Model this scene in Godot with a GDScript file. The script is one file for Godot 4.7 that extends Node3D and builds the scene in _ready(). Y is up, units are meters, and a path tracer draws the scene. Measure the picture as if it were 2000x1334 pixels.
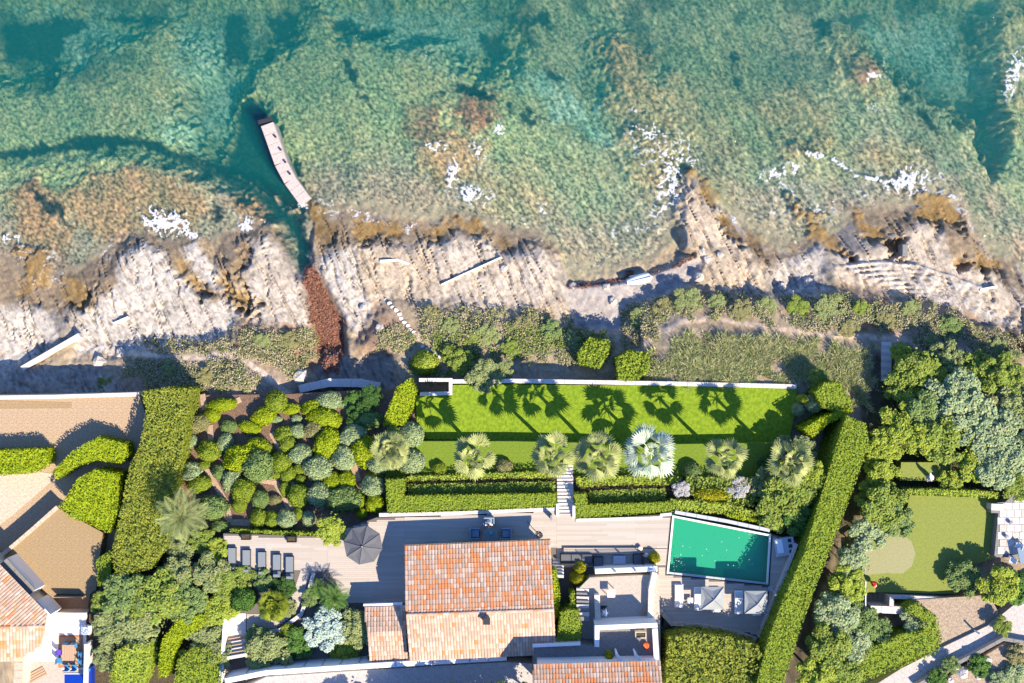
extends Node3D
# A villa garden on a rocky shore, seen straight down from a drone.
# Places are given on the survey grid of the site (u east, v south, 24 units to the metre at terrace level)
# together with a height in metres; at() turns them into metres of the world.

const EYE := 100.0
const FOCAL := 2160.0
const SEA := 2.8
const LAWN := 7.5
const STRIP := 8.5
const BED := 8.8
const DECK := 10.0
const PATIO := 11.4

var rng := RandomNumberGenerator.new()
var names := {}
var labels := {}
var M := {}
var N1 := FastNoiseLite.new()
var N2 := FastNoiseLite.new()
var N3 := FastNoiseLite.new()
var unit_box: ArrayMesh
var tile_mesh: ArrayMesh
var crowns := []
var domes := []
var trunk_mesh: ArrayMesh
var fan_leaves := []
var feather_leaf: ArrayMesh

func at(u: float, v: float, h: float) -> Vector3:
	return Vector3((u - 1000.0) * (EYE - h) / FOCAL, h, (v - 667.0) * (EYE - h) / FOCAL)

func flat(u: float, v: float, h: float) -> Vector2:
	return Vector2((u - 1000.0) * (EYE - h) / FOCAL, (v - 667.0) * (EYE - h) / FOCAL)

# ------------------------------------------------------------------ mesh building
class MB:
	var v := PackedVector3Array()
	var c := PackedColorArray()
	var i := PackedInt32Array()

	func quad(p: Vector3, q: Vector3, r: Vector3, s: Vector3, col: Color) -> void:
		var n := v.size()
		v.append(p); v.append(q); v.append(r); v.append(s)
		c.append(col); c.append(col); c.append(col); c.append(col)
		i.append(n); i.append(n + 1); i.append(n + 2); i.append(n); i.append(n + 2); i.append(n + 3)

	func tri(p: Vector3, q: Vector3, r: Vector3, col: Color) -> void:
		var n := v.size()
		v.append(p); v.append(q); v.append(r)
		c.append(col); c.append(col); c.append(col)
		i.append(n); i.append(n + 1); i.append(n + 2)

	# a leaf or a small spray of leaves: a bent diamond
	func leaf(p: Vector3, t: Vector3, b: Vector3, s: float, w: float, col: Color) -> void:
		quad(p - t * s, p + b * (s * w), p + t * s, p - b * (s * w), col)

	func box(t: Transform3D, size: Vector3, col := Color.WHITE) -> void:
		var x := t.basis.x * (size.x * 0.5)
		var y := t.basis.y * (size.y * 0.5)
		var z := t.basis.z * (size.z * 0.5)
		var o := t.origin
		quad(o - x + y - z, o + x + y - z, o + x + y + z, o - x + y + z, col)
		quad(o - x - y + z, o + x - y + z, o + x - y - z, o - x - y - z, col)
		quad(o - x + y + z, o + x + y + z, o + x - y + z, o - x - y + z, col)
		quad(o + x + y - z, o - x + y - z, o - x - y - z, o + x - y - z, col)
		quad(o + x + y + z, o + x + y - z, o + x - y - z, o + x - y + z, col)
		quad(o - x + y - z, o - x + y + z, o - x - y + z, o - x - y - z, col)

	func block(o: Vector3, size: Vector3, turn := 0.0, col := Color.WHITE) -> void:
		box(Transform3D(Basis(Vector3.UP, turn), o), size, col)

	# a box with its upper edges cut off, standing on o
	func slab(o: Vector3, size: Vector3, bevel: float, turn := 0.0, col := Color.WHITE) -> void:
		var bs := Basis(Vector3.UP, turn)
		var rings := []
		for k in [[0.0, 0.0], [size.y - bevel, 0.0], [size.y, bevel]]:
			var hx: float = size.x * 0.5 - k[1]
			var hz: float = size.z * 0.5 - k[1]
			rings.append([o + bs * Vector3(-hx, k[0], -hz), o + bs * Vector3(hx, k[0], -hz), o + bs * Vector3(hx, k[0], hz), o + bs * Vector3(-hx, k[0], hz)])
		for k in 2:
			for j in 4:
				var a: Array = rings[k]
				var b: Array = rings[k + 1]
				quad(b[(j + 1) % 4], b[j], a[j], a[(j + 1) % 4], col)
		quad(rings[2][0], rings[2][1], rings[2][2], rings[2][3], col)

	func tube(pts: Array, radii: Array, sides := 8, col := Color.WHITE, cap := true) -> void:
		var first := v.size()
		for k in pts.size():
			var d: Vector3 = (pts[mini(k + 1, pts.size() - 1)] - pts[maxi(k - 1, 0)]).normalized()
			var x := d.cross(Vector3(0.31, 0.2, 0.93)).normalized()
			var y := d.cross(x)
			for s in sides:
				var a := TAU * s / sides
				v.append(pts[k] + (x * cos(a) + y * sin(a)) * radii[k])
				c.append(col)
		for k in pts.size() - 1:
			for s in sides:
				var a := first + k * sides + s
				var b := first + k * sides + (s + 1) % sides
				i.append_array([a, b, b + sides, a, b + sides, a + sides])
		if cap:
			for e in [0, pts.size() - 1]:
				var n := v.size()
				v.append(pts[e]); c.append(col)
				for s in sides:
					i.append_array([n, first + e * sides + s, first + e * sides + (s + 1) % sides])

	# rings of points closed to a skin
	func skin(rings: Array, col := Color.WHITE, cap := true) -> void:
		var first := v.size()
		var n: int = rings[0].size()
		for r in rings:
			for p in r:
				v.append(p); c.append(col)
		for k in rings.size() - 1:
			for s in n:
				var a := first + k * n + s
				var b := first + k * n + (s + 1) % n
				i.append_array([a, b, b + n, a, b + n, a + n])
		if cap:
			for e in [0, rings.size() - 1]:
				var mid := Vector3.ZERO
				for p in rings[e]:
					mid += p
				var m := v.size()
				v.append(mid / n); c.append(col)
				for s in n:
					i.append_array([m, first + e * n + s, first + e * n + (s + 1) % n])

	func ball(o: Vector3, r: Vector3, rows := 6, cols := 10, col := Color.WHITE) -> void:
		var rings := []
		for k in rows + 1:
			var a := PI * (0.02 + 0.96 * k / rows)
			var ring := []
			for s in cols:
				var b := TAU * s / cols
				ring.append(o + Vector3(sin(a) * cos(b) * r.x, cos(a) * r.y, sin(a) * sin(b) * r.z))
			rings.append(ring)
		skin(rings, col)

	# an upright solid over an outline (x, z); tops: one height or one for each corner
	func prism(poly: PackedVector2Array, bottom: float, tops: Variant, col := Color.WHITE) -> void:
		var n := poly.size()
		var p := poly
		var hs := PackedFloat32Array()
		for k in n:
			hs.append(tops if tops is float else tops[k])
		var tris := Geometry2D.triangulate_polygon(p)
		for k in range(0, tris.size(), 3):
			var t := [tris[k], tris[k + 1], tris[k + 2]]
			var pts := []
			for q in t:
				pts.append(Vector3(p[q].x, hs[q], p[q].y))
			if (pts[1] - pts[0]).cross(pts[2] - pts[0]).y > 0.0:
				pts.reverse()
			tri(pts[0], pts[1], pts[2], col)
		var ccw := Geometry2D.is_polygon_clockwise(p)
		for k in n:
			var m := (k + 1) % n
			var a := Vector3(p[k].x, hs[k], p[k].y)
			var b := Vector3(p[m].x, hs[m], p[m].y)
			var a0 := Vector3(a.x, bottom, a.z)
			var b0 := Vector3(b.x, bottom, b.z)
			if ccw:
				quad(a, b, b0, a0, col)
			else:
				quad(b, a, a0, b0, col)

	func mesh(smooth := false) -> ArrayMesh:
		var a := []
		a.resize(Mesh.ARRAY_MAX)
		a[Mesh.ARRAY_VERTEX] = v
		a[Mesh.ARRAY_COLOR] = c
		a[Mesh.ARRAY_INDEX] = i
		if smooth:
			var n := PackedVector3Array()
			n.resize(v.size())
			for k in range(0, i.size(), 3):
				var f := (v[i[k + 2]] - v[i[k]]).cross(v[i[k + 1]] - v[i[k]])
				n[i[k]] += f; n[i[k + 1]] += f; n[i[k + 2]] += f
			for k in n.size():
				n[k] = n[k].normalized()
			a[Mesh.ARRAY_NORMAL] = n
		var m := ArrayMesh.new()
		m.add_surface_from_arrays(Mesh.PRIMITIVE_TRIANGLES, a)
		return m

# ------------------------------------------------------------------ scene tree helpers
func numbered(called: String) -> String:
	names[called] = names.get(called, -1) + 1
	return called if names[called] == 0 else "%s_%03d" % [called, names[called]]

func tag(o: Node3D, label: String, category: String, group := "", kind := "") -> void:
	if label:
		o.set_meta("label", label)
	if category:
		o.set_meta("category", category)
	if group:
		o.set_meta("group", group)
	if kind:
		o.set_meta("kind", kind)
	if label:
		labels[label] = labels.get(label, 0) + 1

func thing(called: String, label: String, category: String, where := Vector3.ZERO, turn := 0.0, group := "") -> Node3D:
	var o := Node3D.new()
	o.name = numbered(called)
	o.position = where
	o.rotation.y = turn
	add_child(o)
	tag(o, label, category, group)
	return o

func part(parent: Node3D, called: String, mesh: Mesh, mat: Material, t := Transform3D()) -> MeshInstance3D:
	var o := MeshInstance3D.new()
	o.name = called
	o.mesh = mesh
	o.material_override = mat
	o.transform = t
	parent.add_child(o, true)
	return o

func whole(called: String, mesh: Mesh, mat: Material, label: String, category: String, group := "", kind := "", where := Vector3.ZERO) -> MeshInstance3D:
	var o := MeshInstance3D.new()
	o.name = numbered(called)
	o.mesh = mesh
	o.material_override = mat
	o.position = where
	add_child(o)
	tag(o, label, category, group, kind)
	return o

func structure(called: String, mesh: Mesh, mat: Material) -> MeshInstance3D:
	return whole(called, mesh, mat, "", "", "", "structure")

func outline(pts: Array, h: float) -> PackedVector2Array:
	var p := PackedVector2Array()
	for q in pts:
		p.append(flat(q[0], q[1], h))
	return p

# many alike pieces under one parent: the first 300 are nodes of their own, the rest one part
func pieces(parent: Node3D, called: String, mesh: Mesh, mats: Array, tones: Array, places: Array, picks: Array) -> void:
	var rest := []
	for k in places.size():
		if k < 300:
			part(parent, called, mesh, mats[picks[k]], places[k])
		else:
			rest.append(k)
	if rest.is_empty():
		return
	var mm := MultiMesh.new()
	mm.transform_format = MultiMesh.TRANSFORM_3D
	mm.use_colors = true
	mm.mesh = mesh
	mm.instance_count = rest.size()
	for k in rest.size():
		mm.set_instance_transform(k, places[rest[k]])
		mm.set_instance_color(k, tones[picks[rest[k]]])
	var o := MultiMeshInstance3D.new()
	o.name = called + "_field"
	o.multimesh = mm
	o.material_override = M.tinted
	o.set_meta("kind", "stuff")
	parent.add_child(o, true)

# ------------------------------------------------------------------ materials
func lin(r: float, g: float, b: float) -> Color:
	return Color(r, g, b).linear_to_srgb()

func solid(called: String, col: Color, rough := 0.85, bump := 0.0, grain := 1.0) -> StandardMaterial3D:
	var m := StandardMaterial3D.new()
	m.resource_name = called
	m.albedo_color = lin(col.r, col.g, col.b)
	m.roughness = rough
	m.metallic_specular = 0.35
	if bump > 0.0:
		m.uv1_triplanar = true
		m.uv1_world_triplanar = true
		m.uv1_scale = Vector3.ONE * grain
		m.heightmap_enabled = true
		m.heightmap_texture = M.grain_texture
		m.heightmap_scale = bump
	M[called] = m
	return m

func speckled(called: String, dark: Color, light: Color, rough := 0.9, grain := 0.5, bump := 1.0, texture := "mottle_texture") -> StandardMaterial3D:
	var m := solid(called, Color.WHITE, rough, bump, grain)
	m.albedo_color = Color.WHITE
	m.albedo_texture = ramp_texture(dark, light)
	return m

func ramp_texture(dark: Color, light: Color) -> ImageTexture:
	var base: Image = M.mottle_image
	var n := base.get_width()
	var src := base.get_data()
	var out := PackedByteArray()
	out.resize(n * n * 3)
	var lut := []
	for k in 256:
		var q := dark.lerp(light, k / 255.0).linear_to_srgb()
		lut.append([int(clampf(q.r, 0, 1) * 255.0), int(clampf(q.g, 0, 1) * 255.0), int(clampf(q.b, 0, 1) * 255.0)])
	for k in n * n:
		var q: Array = lut[src[k]]
		out[k * 3] = q[0]
		out[k * 3 + 1] = q[1]
		out[k * 3 + 2] = q[2]
	return ImageTexture.create_from_image(Image.create_from_data(n, n, false, Image.FORMAT_RGB8, out))

func noise_image(size: int, freq: float, octaves: int, seed_: int, kind := FastNoiseLite.TYPE_SIMPLEX_SMOOTH) -> Image:
	var f := FastNoiseLite.new()
	f.seed = seed_
	f.noise_type = kind
	f.frequency = freq
	f.fractal_octaves = octaves
	var im := f.get_seamless_image(size, size)
	im.convert(Image.FORMAT_L8)
	return im

func make_materials() -> void:
	M.mottle_image = noise_image(256, 0.03, 5, 11)
	M.grain_texture = ImageTexture.create_from_image(noise_image(512, 0.03, 5, 5))
	var tinted := StandardMaterial3D.new()
	tinted.vertex_color_use_as_albedo = true
	tinted.roughness = 0.9
	tinted.metallic_specular = 0.3
	tinted.cull_mode = BaseMaterial3D.CULL_DISABLED
	M.tinted = tinted
	var ground := StandardMaterial3D.new()
	ground.resource_name = "shore_ground"
	ground.vertex_color_use_as_albedo = true
	ground.roughness = 0.95
	ground.metallic_specular = 0.2
	ground.uv1_triplanar = true
	ground.uv1_world_triplanar = true
	ground.uv1_scale = Vector3.ONE * 1.1
	ground.heightmap_enabled = true
	ground.heightmap_texture = M.grain_texture
	ground.heightmap_scale = 4.0
	M.ground = ground
	speckled("lawn_grass", Color(0.10, 0.175, 0.006), Color(0.235, 0.315, 0.016), 0.9, 0.28, 3.0)
	speckled("lawn_grass_dull", Color(0.105, 0.17, 0.012), Color(0.19, 0.25, 0.025), 0.9, 0.7, 3.0)
	speckled("turf", Color(0.165, 0.19, 0.035), Color(0.225, 0.25, 0.055), 0.9, 0.5, 1.0)
	speckled("putting_turf", Color(0.25, 0.24, 0.11), Color(0.31, 0.29, 0.15), 0.9, 0.6, 1.0)
	speckled("dry_grass", Color(0.24, 0.16, 0.07), Color(0.40, 0.285, 0.165), 0.95, 0.9, 2.0)
	speckled("dry_earth", Color(0.30, 0.19, 0.10), Color(0.50, 0.375, 0.25), 0.95, 0.8, 2.0)
	speckled("stony_earth", Color(0.24, 0.17, 0.11), Color(0.44, 0.35, 0.26), 0.95, 0.45, 3.0)
	speckled("red_soil", Color(0.12, 0.07, 0.045), Color(0.26, 0.165, 0.105), 0.95, 0.5, 4.0)
	speckled("path_earth", Color(0.33, 0.21, 0.13), Color(0.52, 0.37, 0.26), 0.95, 0.5, 3.0)
	speckled("planting_soil", Color(0.04, 0.035, 0.02), Color(0.13, 0.09, 0.05), 0.95, 0.6, 4.0)
	speckled("sand_path", Color(0.42, 0.32, 0.22), Color(0.62, 0.50, 0.38), 0.95, 0.5, 3.0)
	speckled("stone", Color(0.38, 0.32, 0.26), Color(0.60, 0.54, 0.47), 0.9, 0.8, 2.0)
	speckled("pale_stone", Color(0.50, 0.44, 0.38), Color(0.70, 0.64, 0.58), 0.9, 0.8, 1.5)
	speckled("concrete", Color(0.44, 0.40, 0.36), Color(0.66, 0.60, 0.55), 0.9, 0.5, 2.0)
	speckled("jetty_concrete", Color(0.39, 0.32, 0.285), Color(0.52, 0.44, 0.395), 0.9, 0.4, 2.0)
	speckled("driveway", Color(0.36, 0.32, 0.29), Color(0.52, 0.47, 0.43), 0.9, 0.4, 1.5)
	speckled("slate_paving", Color(0.16, 0.15, 0.14), Color(0.25, 0.24, 0.22), 0.8, 0.6, 1.0)
	speckled("patio_paving", Color(0.36, 0.30, 0.24), Color(0.48, 0.41, 0.34), 0.85, 0.5, 1.0)
	speckled("pool_liner", Color(0.0, 0.27, 0.125), Color(0.003, 0.305, 0.15), 0.5, 0.3, 0.0)
	speckled("dead_seagrass", Color(0.10, 0.035, 0.02), Color(0.24, 0.10, 0.06), 0.95, 0.6, 5.0)
	solid("white_paint", Color(0.80, 0.78, 0.76), 0.7)
	solid("white_render", Color(0.74, 0.71, 0.66), 0.9, 0.6, 1.0)
	solid("cream_render", Color(0.66, 0.58, 0.44), 0.9, 0.6, 1.0)
	solid("ochre_render", Color(0.55, 0.40, 0.25), 0.9, 0.6, 1.0)
	solid("bark", Color(0.13, 0.09, 0.06), 0.95, 3.0, 2.0)
	solid("palm_bark", Color(0.20, 0.14, 0.09), 0.95, 3.0, 3.0)
	solid("dark_metal", Color(0.03, 0.032, 0.036), 0.5)
	solid("grey_metal", Color(0.22, 0.23, 0.25), 0.45)
	solid("steel", Color(0.5, 0.5, 0.5), 0.3)
	solid("charcoal_cloth", Color(0.115, 0.115, 0.12), 0.9, 0.4, 6.0)
	solid("grey_cloth", Color(0.30, 0.31, 0.30), 0.9, 0.4, 6.0)
	solid("grey_cushion", Color(0.19, 0.21, 0.22), 0.9, 0.5, 5.0)
	solid("blue_cushion", Color(0.20, 0.26, 0.33), 0.9, 0.5, 5.0)
	solid("white_cushion", Color(0.72, 0.70, 0.67), 0.9, 0.4, 5.0)
	solid("pale_blue_cloth", Color(0.50, 0.58, 0.72), 0.9, 0.4, 5.0)
	solid("wicker", Color(0.06, 0.055, 0.05), 0.9, 2.0, 8.0)
	solid("dark_board", Color(0.14, 0.12, 0.10), 0.9)
	solid("terracotta_base", Color(0.36, 0.24, 0.15), 0.95, 1.0, 3.0)
	solid("terracotta_pot", Color(0.42, 0.17, 0.08), 0.9, 1.0, 4.0)
	solid("orange_plastic", Color(0.75, 0.10, 0.01), 0.5)
	solid("red_paint", Color(0.42, 0.015, 0.015), 0.5)
	solid("cream_paint", Color(0.70, 0.55, 0.38), 0.6)
	solid("blue_seat", Color(0.05, 0.20, 0.36), 0.8)
	solid("violet_seat", Color(0.12, 0.06, 0.42), 0.8)
	solid("table_wood", Color(0.42, 0.28, 0.18), 0.8, 0.6, 4.0)
	solid("turquoise_glass", Color(0.01, 0.40, 0.38), 0.2)
	solid("blue_tile", Color(0.005, 0.035, 0.30), 0.3)
	solid("skin", Color(0.45, 0.24, 0.16), 0.7)
	solid("hair", Color(0.05, 0.02, 0.012), 0.8)
	solid("boat_white", Color(0.74, 0.73, 0.68), 0.4)
	solid("boat_blue", Color(0.12, 0.22, 0.30), 0.5)
	solid("grey_plastic", Color(0.40, 0.42, 0.46), 0.6)
	solid("foam_white", Color(0.78, 0.80, 0.84), 0.9)
	M.foam_white.transparency = BaseMaterial3D.TRANSPARENCY_ALPHA
	M.foam_white.albedo_color.a = 0.24
	solid("rust_red", Color(0.40, 0.16, 0.10), 0.9, 1.0, 3.0)
	# water: clear panes over a coloured depth
	var w := StandardMaterial3D.new()
	w.resource_name = "sea_water"
	w.albedo_color = Color(0.05, 0.40, 0.36, 0.05)
	w.transparency = BaseMaterial3D.TRANSPARENCY_ALPHA
	w.roughness = 0.04
	w.metallic_specular = 0.5
	w.uv1_triplanar = true
	w.uv1_world_triplanar = true
	w.uv1_scale = Vector3.ONE * 0.3
	w.normal_enabled = true
	w.normal_scale = 0.8
	var ripple := noise_image(512, 0.05, 4, 77)
	ripple.convert(Image.FORMAT_RGBA8)
	ripple.bump_map_to_normal_map(6.0)
	w.normal_texture = ImageTexture.create_from_image(ripple)
	M.sea_water = w
	var p := w.duplicate()
	p.resource_name = "pool_water"
	p.albedo_color = Color(0.0, 0.55, 0.35, 0.06)
	p.normal_scale = 0.15
	M.pool_water = p
	var g := StandardMaterial3D.new()
	g.resource_name = "clear_glass"
	g.albedo_color = Color(0.8, 0.95, 0.95, 0.12)
	g.transparency = BaseMaterial3D.TRANSPARENCY_ALPHA
	g.roughness = 0.03
	M.clear_glass = g
	# leaf tones
	leaf_tone("lime", Color(0.28, 0.34, 0.009))
	leaf_tone("green", Color(0.215, 0.275, 0.022))
	leaf_tone("sage", Color(0.31, 0.375, 0.175))
	leaf_tone("sea_green", Color(0.18, 0.25, 0.07))
	leaf_tone("dull", Color(0.26, 0.24, 0.095))
	leaf_tone("olive", Color(0.25, 0.285, 0.1))
	leaf_tone("dark", Color(0.05, 0.115, 0.02))
	leaf_tone("deep", Color(0.085, 0.175, 0.028))
	leaf_tone("mid", Color(0.215, 0.275, 0.042))
	leaf_tone("yellow", Color(0.3, 0.36, 0.04))
	leaf_tone("silver", Color(0.66, 0.72, 0.58))
	leaf_tone("frost", Color(0.44, 0.53, 0.43))
	leaf_tone("pale", Color(0.46, 0.49, 0.2))
	leaf_tone("golden", Color(0.36, 0.34, 0.015))
	leaf_tone("moss", Color(0.225, 0.25, 0.03))
	leaf_tone("white_flower", Color(0.5, 0.47, 0.44))

func leaf_tone(called: String, col: Color) -> void:
	var m := StandardMaterial3D.new()
	m.resource_name = "leaf_" + called
	m.albedo_color = lin(col.r, col.g, col.b)
	m.vertex_color_use_as_albedo = true
	m.roughness = 0.65
	m.metallic_specular = 0.3
	m.cull_mode = BaseMaterial3D.CULL_DISABLED
	m.backlight_enabled = true
	m.backlight = Color(0.22, 0.25, 0.1)
	M["leaf_" + called] = m

# ------------------------------------------------------------------ foliage
func leaf_colour(spread := 0.28) -> Color:
	var k := 1.0 + rng.randf_range(-spread, spread)
	var y := rng.randf()
	if y < 0.12:
		return Color(k * 1.35, k * 1.12, k * 0.8)
	if y < 0.17:
		return Color(k * 1.25, k * 0.85, k * 0.9)
	if y < 0.35:
		return Color(k * 0.72, k * 0.86, k * 1.1)
	return Color(k, k, k)

func scatter_leaf(b: MB, p: Vector3, n: Vector3, s: float, loose: float, spread := 0.28, tint := Color.WHITE) -> void:
	var m := (n + Vector3(rng.randf_range(-1, 1), rng.randf_range(-1, 1), rng.randf_range(-1, 1)) * loose).normalized()
	var t := m.cross(Vector3(rng.randf_range(-1, 1), rng.randf_range(-1, 1), rng.randf_range(-1, 1))).normalized()
	b.leaf(p, t, m.cross(t), s * rng.randf_range(0.7, 1.3), 0.62, leaf_colour(spread) * tint)

func make_plants() -> void:
	for k in 4:          # clipped domes: radius 1, height 1
		var b := MB.new()
		var lump := 0.12 + 0.05 * k
		var f := FastNoiseLite.new()
		f.seed = 40 + k
		f.frequency = 0.9
		var rings := []
		for r in 8:
			var a := PI * 0.5 * r / 7.0 + 0.02
			var ring := []
			for s in 14:
				var q := TAU * s / 14.0
				var d := Vector3(sin(a) * cos(q), cos(a), sin(a) * sin(q))
				ring.append(Vector3(d.x, pow(maxf(d.y, 0.0), 0.42), d.z) * (0.95 + lump * f.get_noise_3dv(d)))
			rings.append(ring)
		b.skin(rings, Color(0.85, 0.9, 0.85))
		for j in 1300:
			var y := rng.randf()
			var q := rng.randf() * TAU
			var w := sqrt(1.0 - y * y)
			var d := Vector3(w * cos(q), y, w * sin(q))
			scatter_leaf(b, Vector3(d.x, pow(maxf(d.y, 0.0), 0.42), d.z) * (0.97 + lump * f.get_noise_3dv(d) + rng.randf_range(-0.02, 0.04)), d, 0.072, 0.85, 0.34)
		domes.append(b.mesh())
	for k in 5:          # loose crowns: radius about 1 round the middle
		var b := MB.new()
		var lobes := []
		for j in 34:
			var q := rng.randf() * TAU
			var w := 0.86 * sqrt(rng.randf())
			var y := sqrt(maxf(0.02, 1.0 - w * w)) * rng.randf_range(0.35, 1.0) - 0.25
			lobes.append([Vector3(w * cos(q), y * 0.85, w * sin(q)), rng.randf_range(0.13, 0.27)])
		lobes.append([Vector3(0, 0.2, 0), 0.42])
		for l in lobes:
			var count := int(30 + 330.0 * (l[1] / 0.32) * (l[1] / 0.32))
			for j in count:
				var d := Vector3(rng.randfn(), rng.randfn() + 0.45, rng.randfn()).normalized()
				scatter_leaf(b, l[0] + d * l[1] * rng.randf_range(0.68, 1.08), (d + Vector3(0, 0.7, 0)).normalized(), 0.058, 0.75, 0.35)
		for j in 260:
			var d := Vector3(rng.randfn(), rng.randfn(), rng.randfn()).normalized()
			scatter_leaf(b, d * rng.randf_range(0.2, 0.95), d, 0.06, 1.5, 0.32)
		crowns.append(b.mesh())
	var t := MB.new()     # trunk of height 1 with limbs that reach into the crown
	t.tube([Vector3(0, -0.05, 0), Vector3(0.02, 0.3, 0.01), Vector3(-0.01, 0.62, 0.02), Vector3(0.01, 1.0, 0)], [0.055, 0.042, 0.034, 0.012], 8)
	for j in 5:
		var q := j * 1.27
		t.tube([Vector3(0, 0.5 + 0.05 * j, 0), Vector3(cos(q) * 0.13, 0.68 + 0.05 * j, sin(q) * 0.13), Vector3(cos(q) * 0.26, 0.86 + 0.03 * j, sin(q) * 0.26)], [0.026, 0.018, 0.006], 6)
	trunk_mesh = t.mesh(true)
	for k in 3:           # a fan leaf, one metre long along +z
		var b := MB.new()
		b.tube([Vector3.ZERO, Vector3(0, 0.03, 0.2), Vector3(0, 0.0, 0.47)], [0.014, 0.011, 0.008], 4, Color(1.2, 1.15, 0.9))
		var folds := 13
		for j in folds:
			var a := deg_to_rad(-66.0 + 132.0 * j / (folds - 1)) + rng.randf_range(-0.03, 0.03)
			var l := (0.56 - 0.12 * absf(a) / 1.7) * rng.randf_range(0.9, 1.05)
			var d := Vector3(sin(a), 0, cos(a))
			var side := Vector3(d.z, 0, -d.x)
			var root := Vector3(0, 0, 0.45)
			var k1 := 0.8 + 0.35 * rng.randf()
			var col := Color(k1, k1, k1 * 0.95)
			var mid := root + d * l * 0.55 + Vector3(0, -0.02, 0)
			var tip := root + d * l + Vector3(0, -0.13, 0)
			b.quad(root, mid - side * 0.052 + Vector3(0, -0.02, 0), tip, mid + Vector3(0, 0.015, 0), col)
			b.quad(root, mid + Vector3(0, 0.015, 0), tip, mid + side * 0.052 + Vector3(0, -0.02, 0), col)
		fan_leaves.append(b.mesh())
	var fb := MB.new()    # a feather leaf, one metre long along +z
	var spine := []
	for j in 8:
		var q := j / 7.0
		spine.append(Vector3(0, 0.35 * sin(q * 2.2) * 0.6 - 0.30 * q * q, q))
	fb.tube(spine, [0.016, 0.014, 0.012, 0.01, 0.008, 0.006, 0.004, 0.002], 4, Color(1.2, 1.2, 0.9))
	for j in 26:
		var q := 0.14 + 0.84 * j / 25.0
		var p: Vector3 = spine[int(q * 6.99)].lerp(spine[mini(int(q * 6.99) + 1, 7)], fposmod(q * 6.99, 1.0))
		for s in [-1.0, 1.0]:
			var l := 0.30 * sin(PI * minf(1.0, 0.25 + q * 0.72))
			var k1 := 0.8 + 0.4 * rng.randf()
			var tip := p + Vector3(s * l * 0.85, 0.03 - l * 0.1, l * 0.55)
			fb.quad(p, p.lerp(tip, 0.5) + Vector3(0, 0, 0.012), tip, p.lerp(tip, 0.5) - Vector3(0, 0, 0.012), Color(k1, k1, k1))
	feather_leaf = fb.mesh()

func bush(called: String, label: String, u: float, v: float, ru: float, rv: float, turn: float, tone: String, base: float, tall := 0.0, group := "") -> Node3D:
	var m := (EYE - base) / FOCAL
	var h := tall if tall > 0.0 else 1.25 * minf(ru, rv) * m
	var p := at(u, v, base + h * 0.6)
	var o := thing(called, label, "bush", Vector3(p.x, base - 0.05, p.z), deg_to_rad(turn), group)
	var s := Basis.from_scale(Vector3(ru * m, h + 0.05, rv * m))
	part(o, "foliage", domes[rng.randi() % 4], M["leaf_" + tone], Transform3D(s, Vector3.ZERO))
	return o

func tree(called: String, label: String, category: String, u: float, v: float, r: float, top: float, base: float, tone: String, squash := 0.75, group := "") -> Node3D:
	var rm := r * (EYE - top) / FOCAL
	var mid := top - rm * squash
	var p := at(u, v, mid + rm * squash * 0.5)
	var o := thing(called, label, category, Vector3(p.x, base, p.z), rng.randf() * TAU, group)
	var th := maxf(0.4, mid + rm * squash * 0.3 - base)
	part(o, "trunk", trunk_mesh, M.bark, Transform3D(Basis.from_scale(Vector3(rm * 1.3, th, rm * 1.3)), Vector3.ZERO))
	part(o, "crown", crowns[rng.randi() % 5], M["leaf_" + tone], Transform3D(Basis.from_scale(Vector3(rm * 1.05, rm * squash, rm * 1.05)), Vector3(0, mid - base, 0)))
	return o

func palm(called: String, label: String, u: float, v: float, r: float, top: float, base: float, tone: String, fronds: int, feather := false, group := "") -> Node3D:
	var p := at(u, v, top)
	var o := thing(called, label, "palm", Vector3(p.x, base, p.z), rng.randf() * TAU, group)
	var rm := r * (EYE - top) / FOCAL
	var h := top - base
	var b := MB.new()
	var pts := []
	var rad := []
	for k in 9:
		var q := k / 8.0
		pts.append(Vector3(0.06 * sin(q * 3.0), h * q - 0.05, 0.05 * sin(q * 2.0)))
		rad.append(lerpf(0.17, 0.12, q) + (0.05 if k == 8 else 0.0))
	b.tube(pts, rad, 9)
	part(o, "trunk", b.mesh(true), M.palm_bark)
	for k in fronds:
		var q := k / float(fronds - 1)
		var yaw := k * 2.39996 + rng.randf_range(-0.2, 0.2)
		var inner := q < 0.36
		var pitch := deg_to_rad(lerpf(72.0, 40.0, q / 0.36) if inner else lerpf(28.0, -32.0, (q - 0.36) / 0.64))
		var l := rm * (lerpf(0.5, 0.7, q / 0.36) if inner else lerpf(0.9, 1.05, q)) * rng.randf_range(0.92, 1.06)
		var bs := Basis(Vector3.UP, yaw) * Basis(Vector3.RIGHT, -pitch) * Basis(Vector3.BACK, rng.randf_range(-0.4, 0.4))
		part(o, "frond", feather_leaf if feather else fan_leaves[k % 3], M["leaf_" + tone], Transform3D(bs.scaled_local(Vector3.ONE * l), Vector3(0.0, h - 0.02, 0.04)))
	return o

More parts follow.
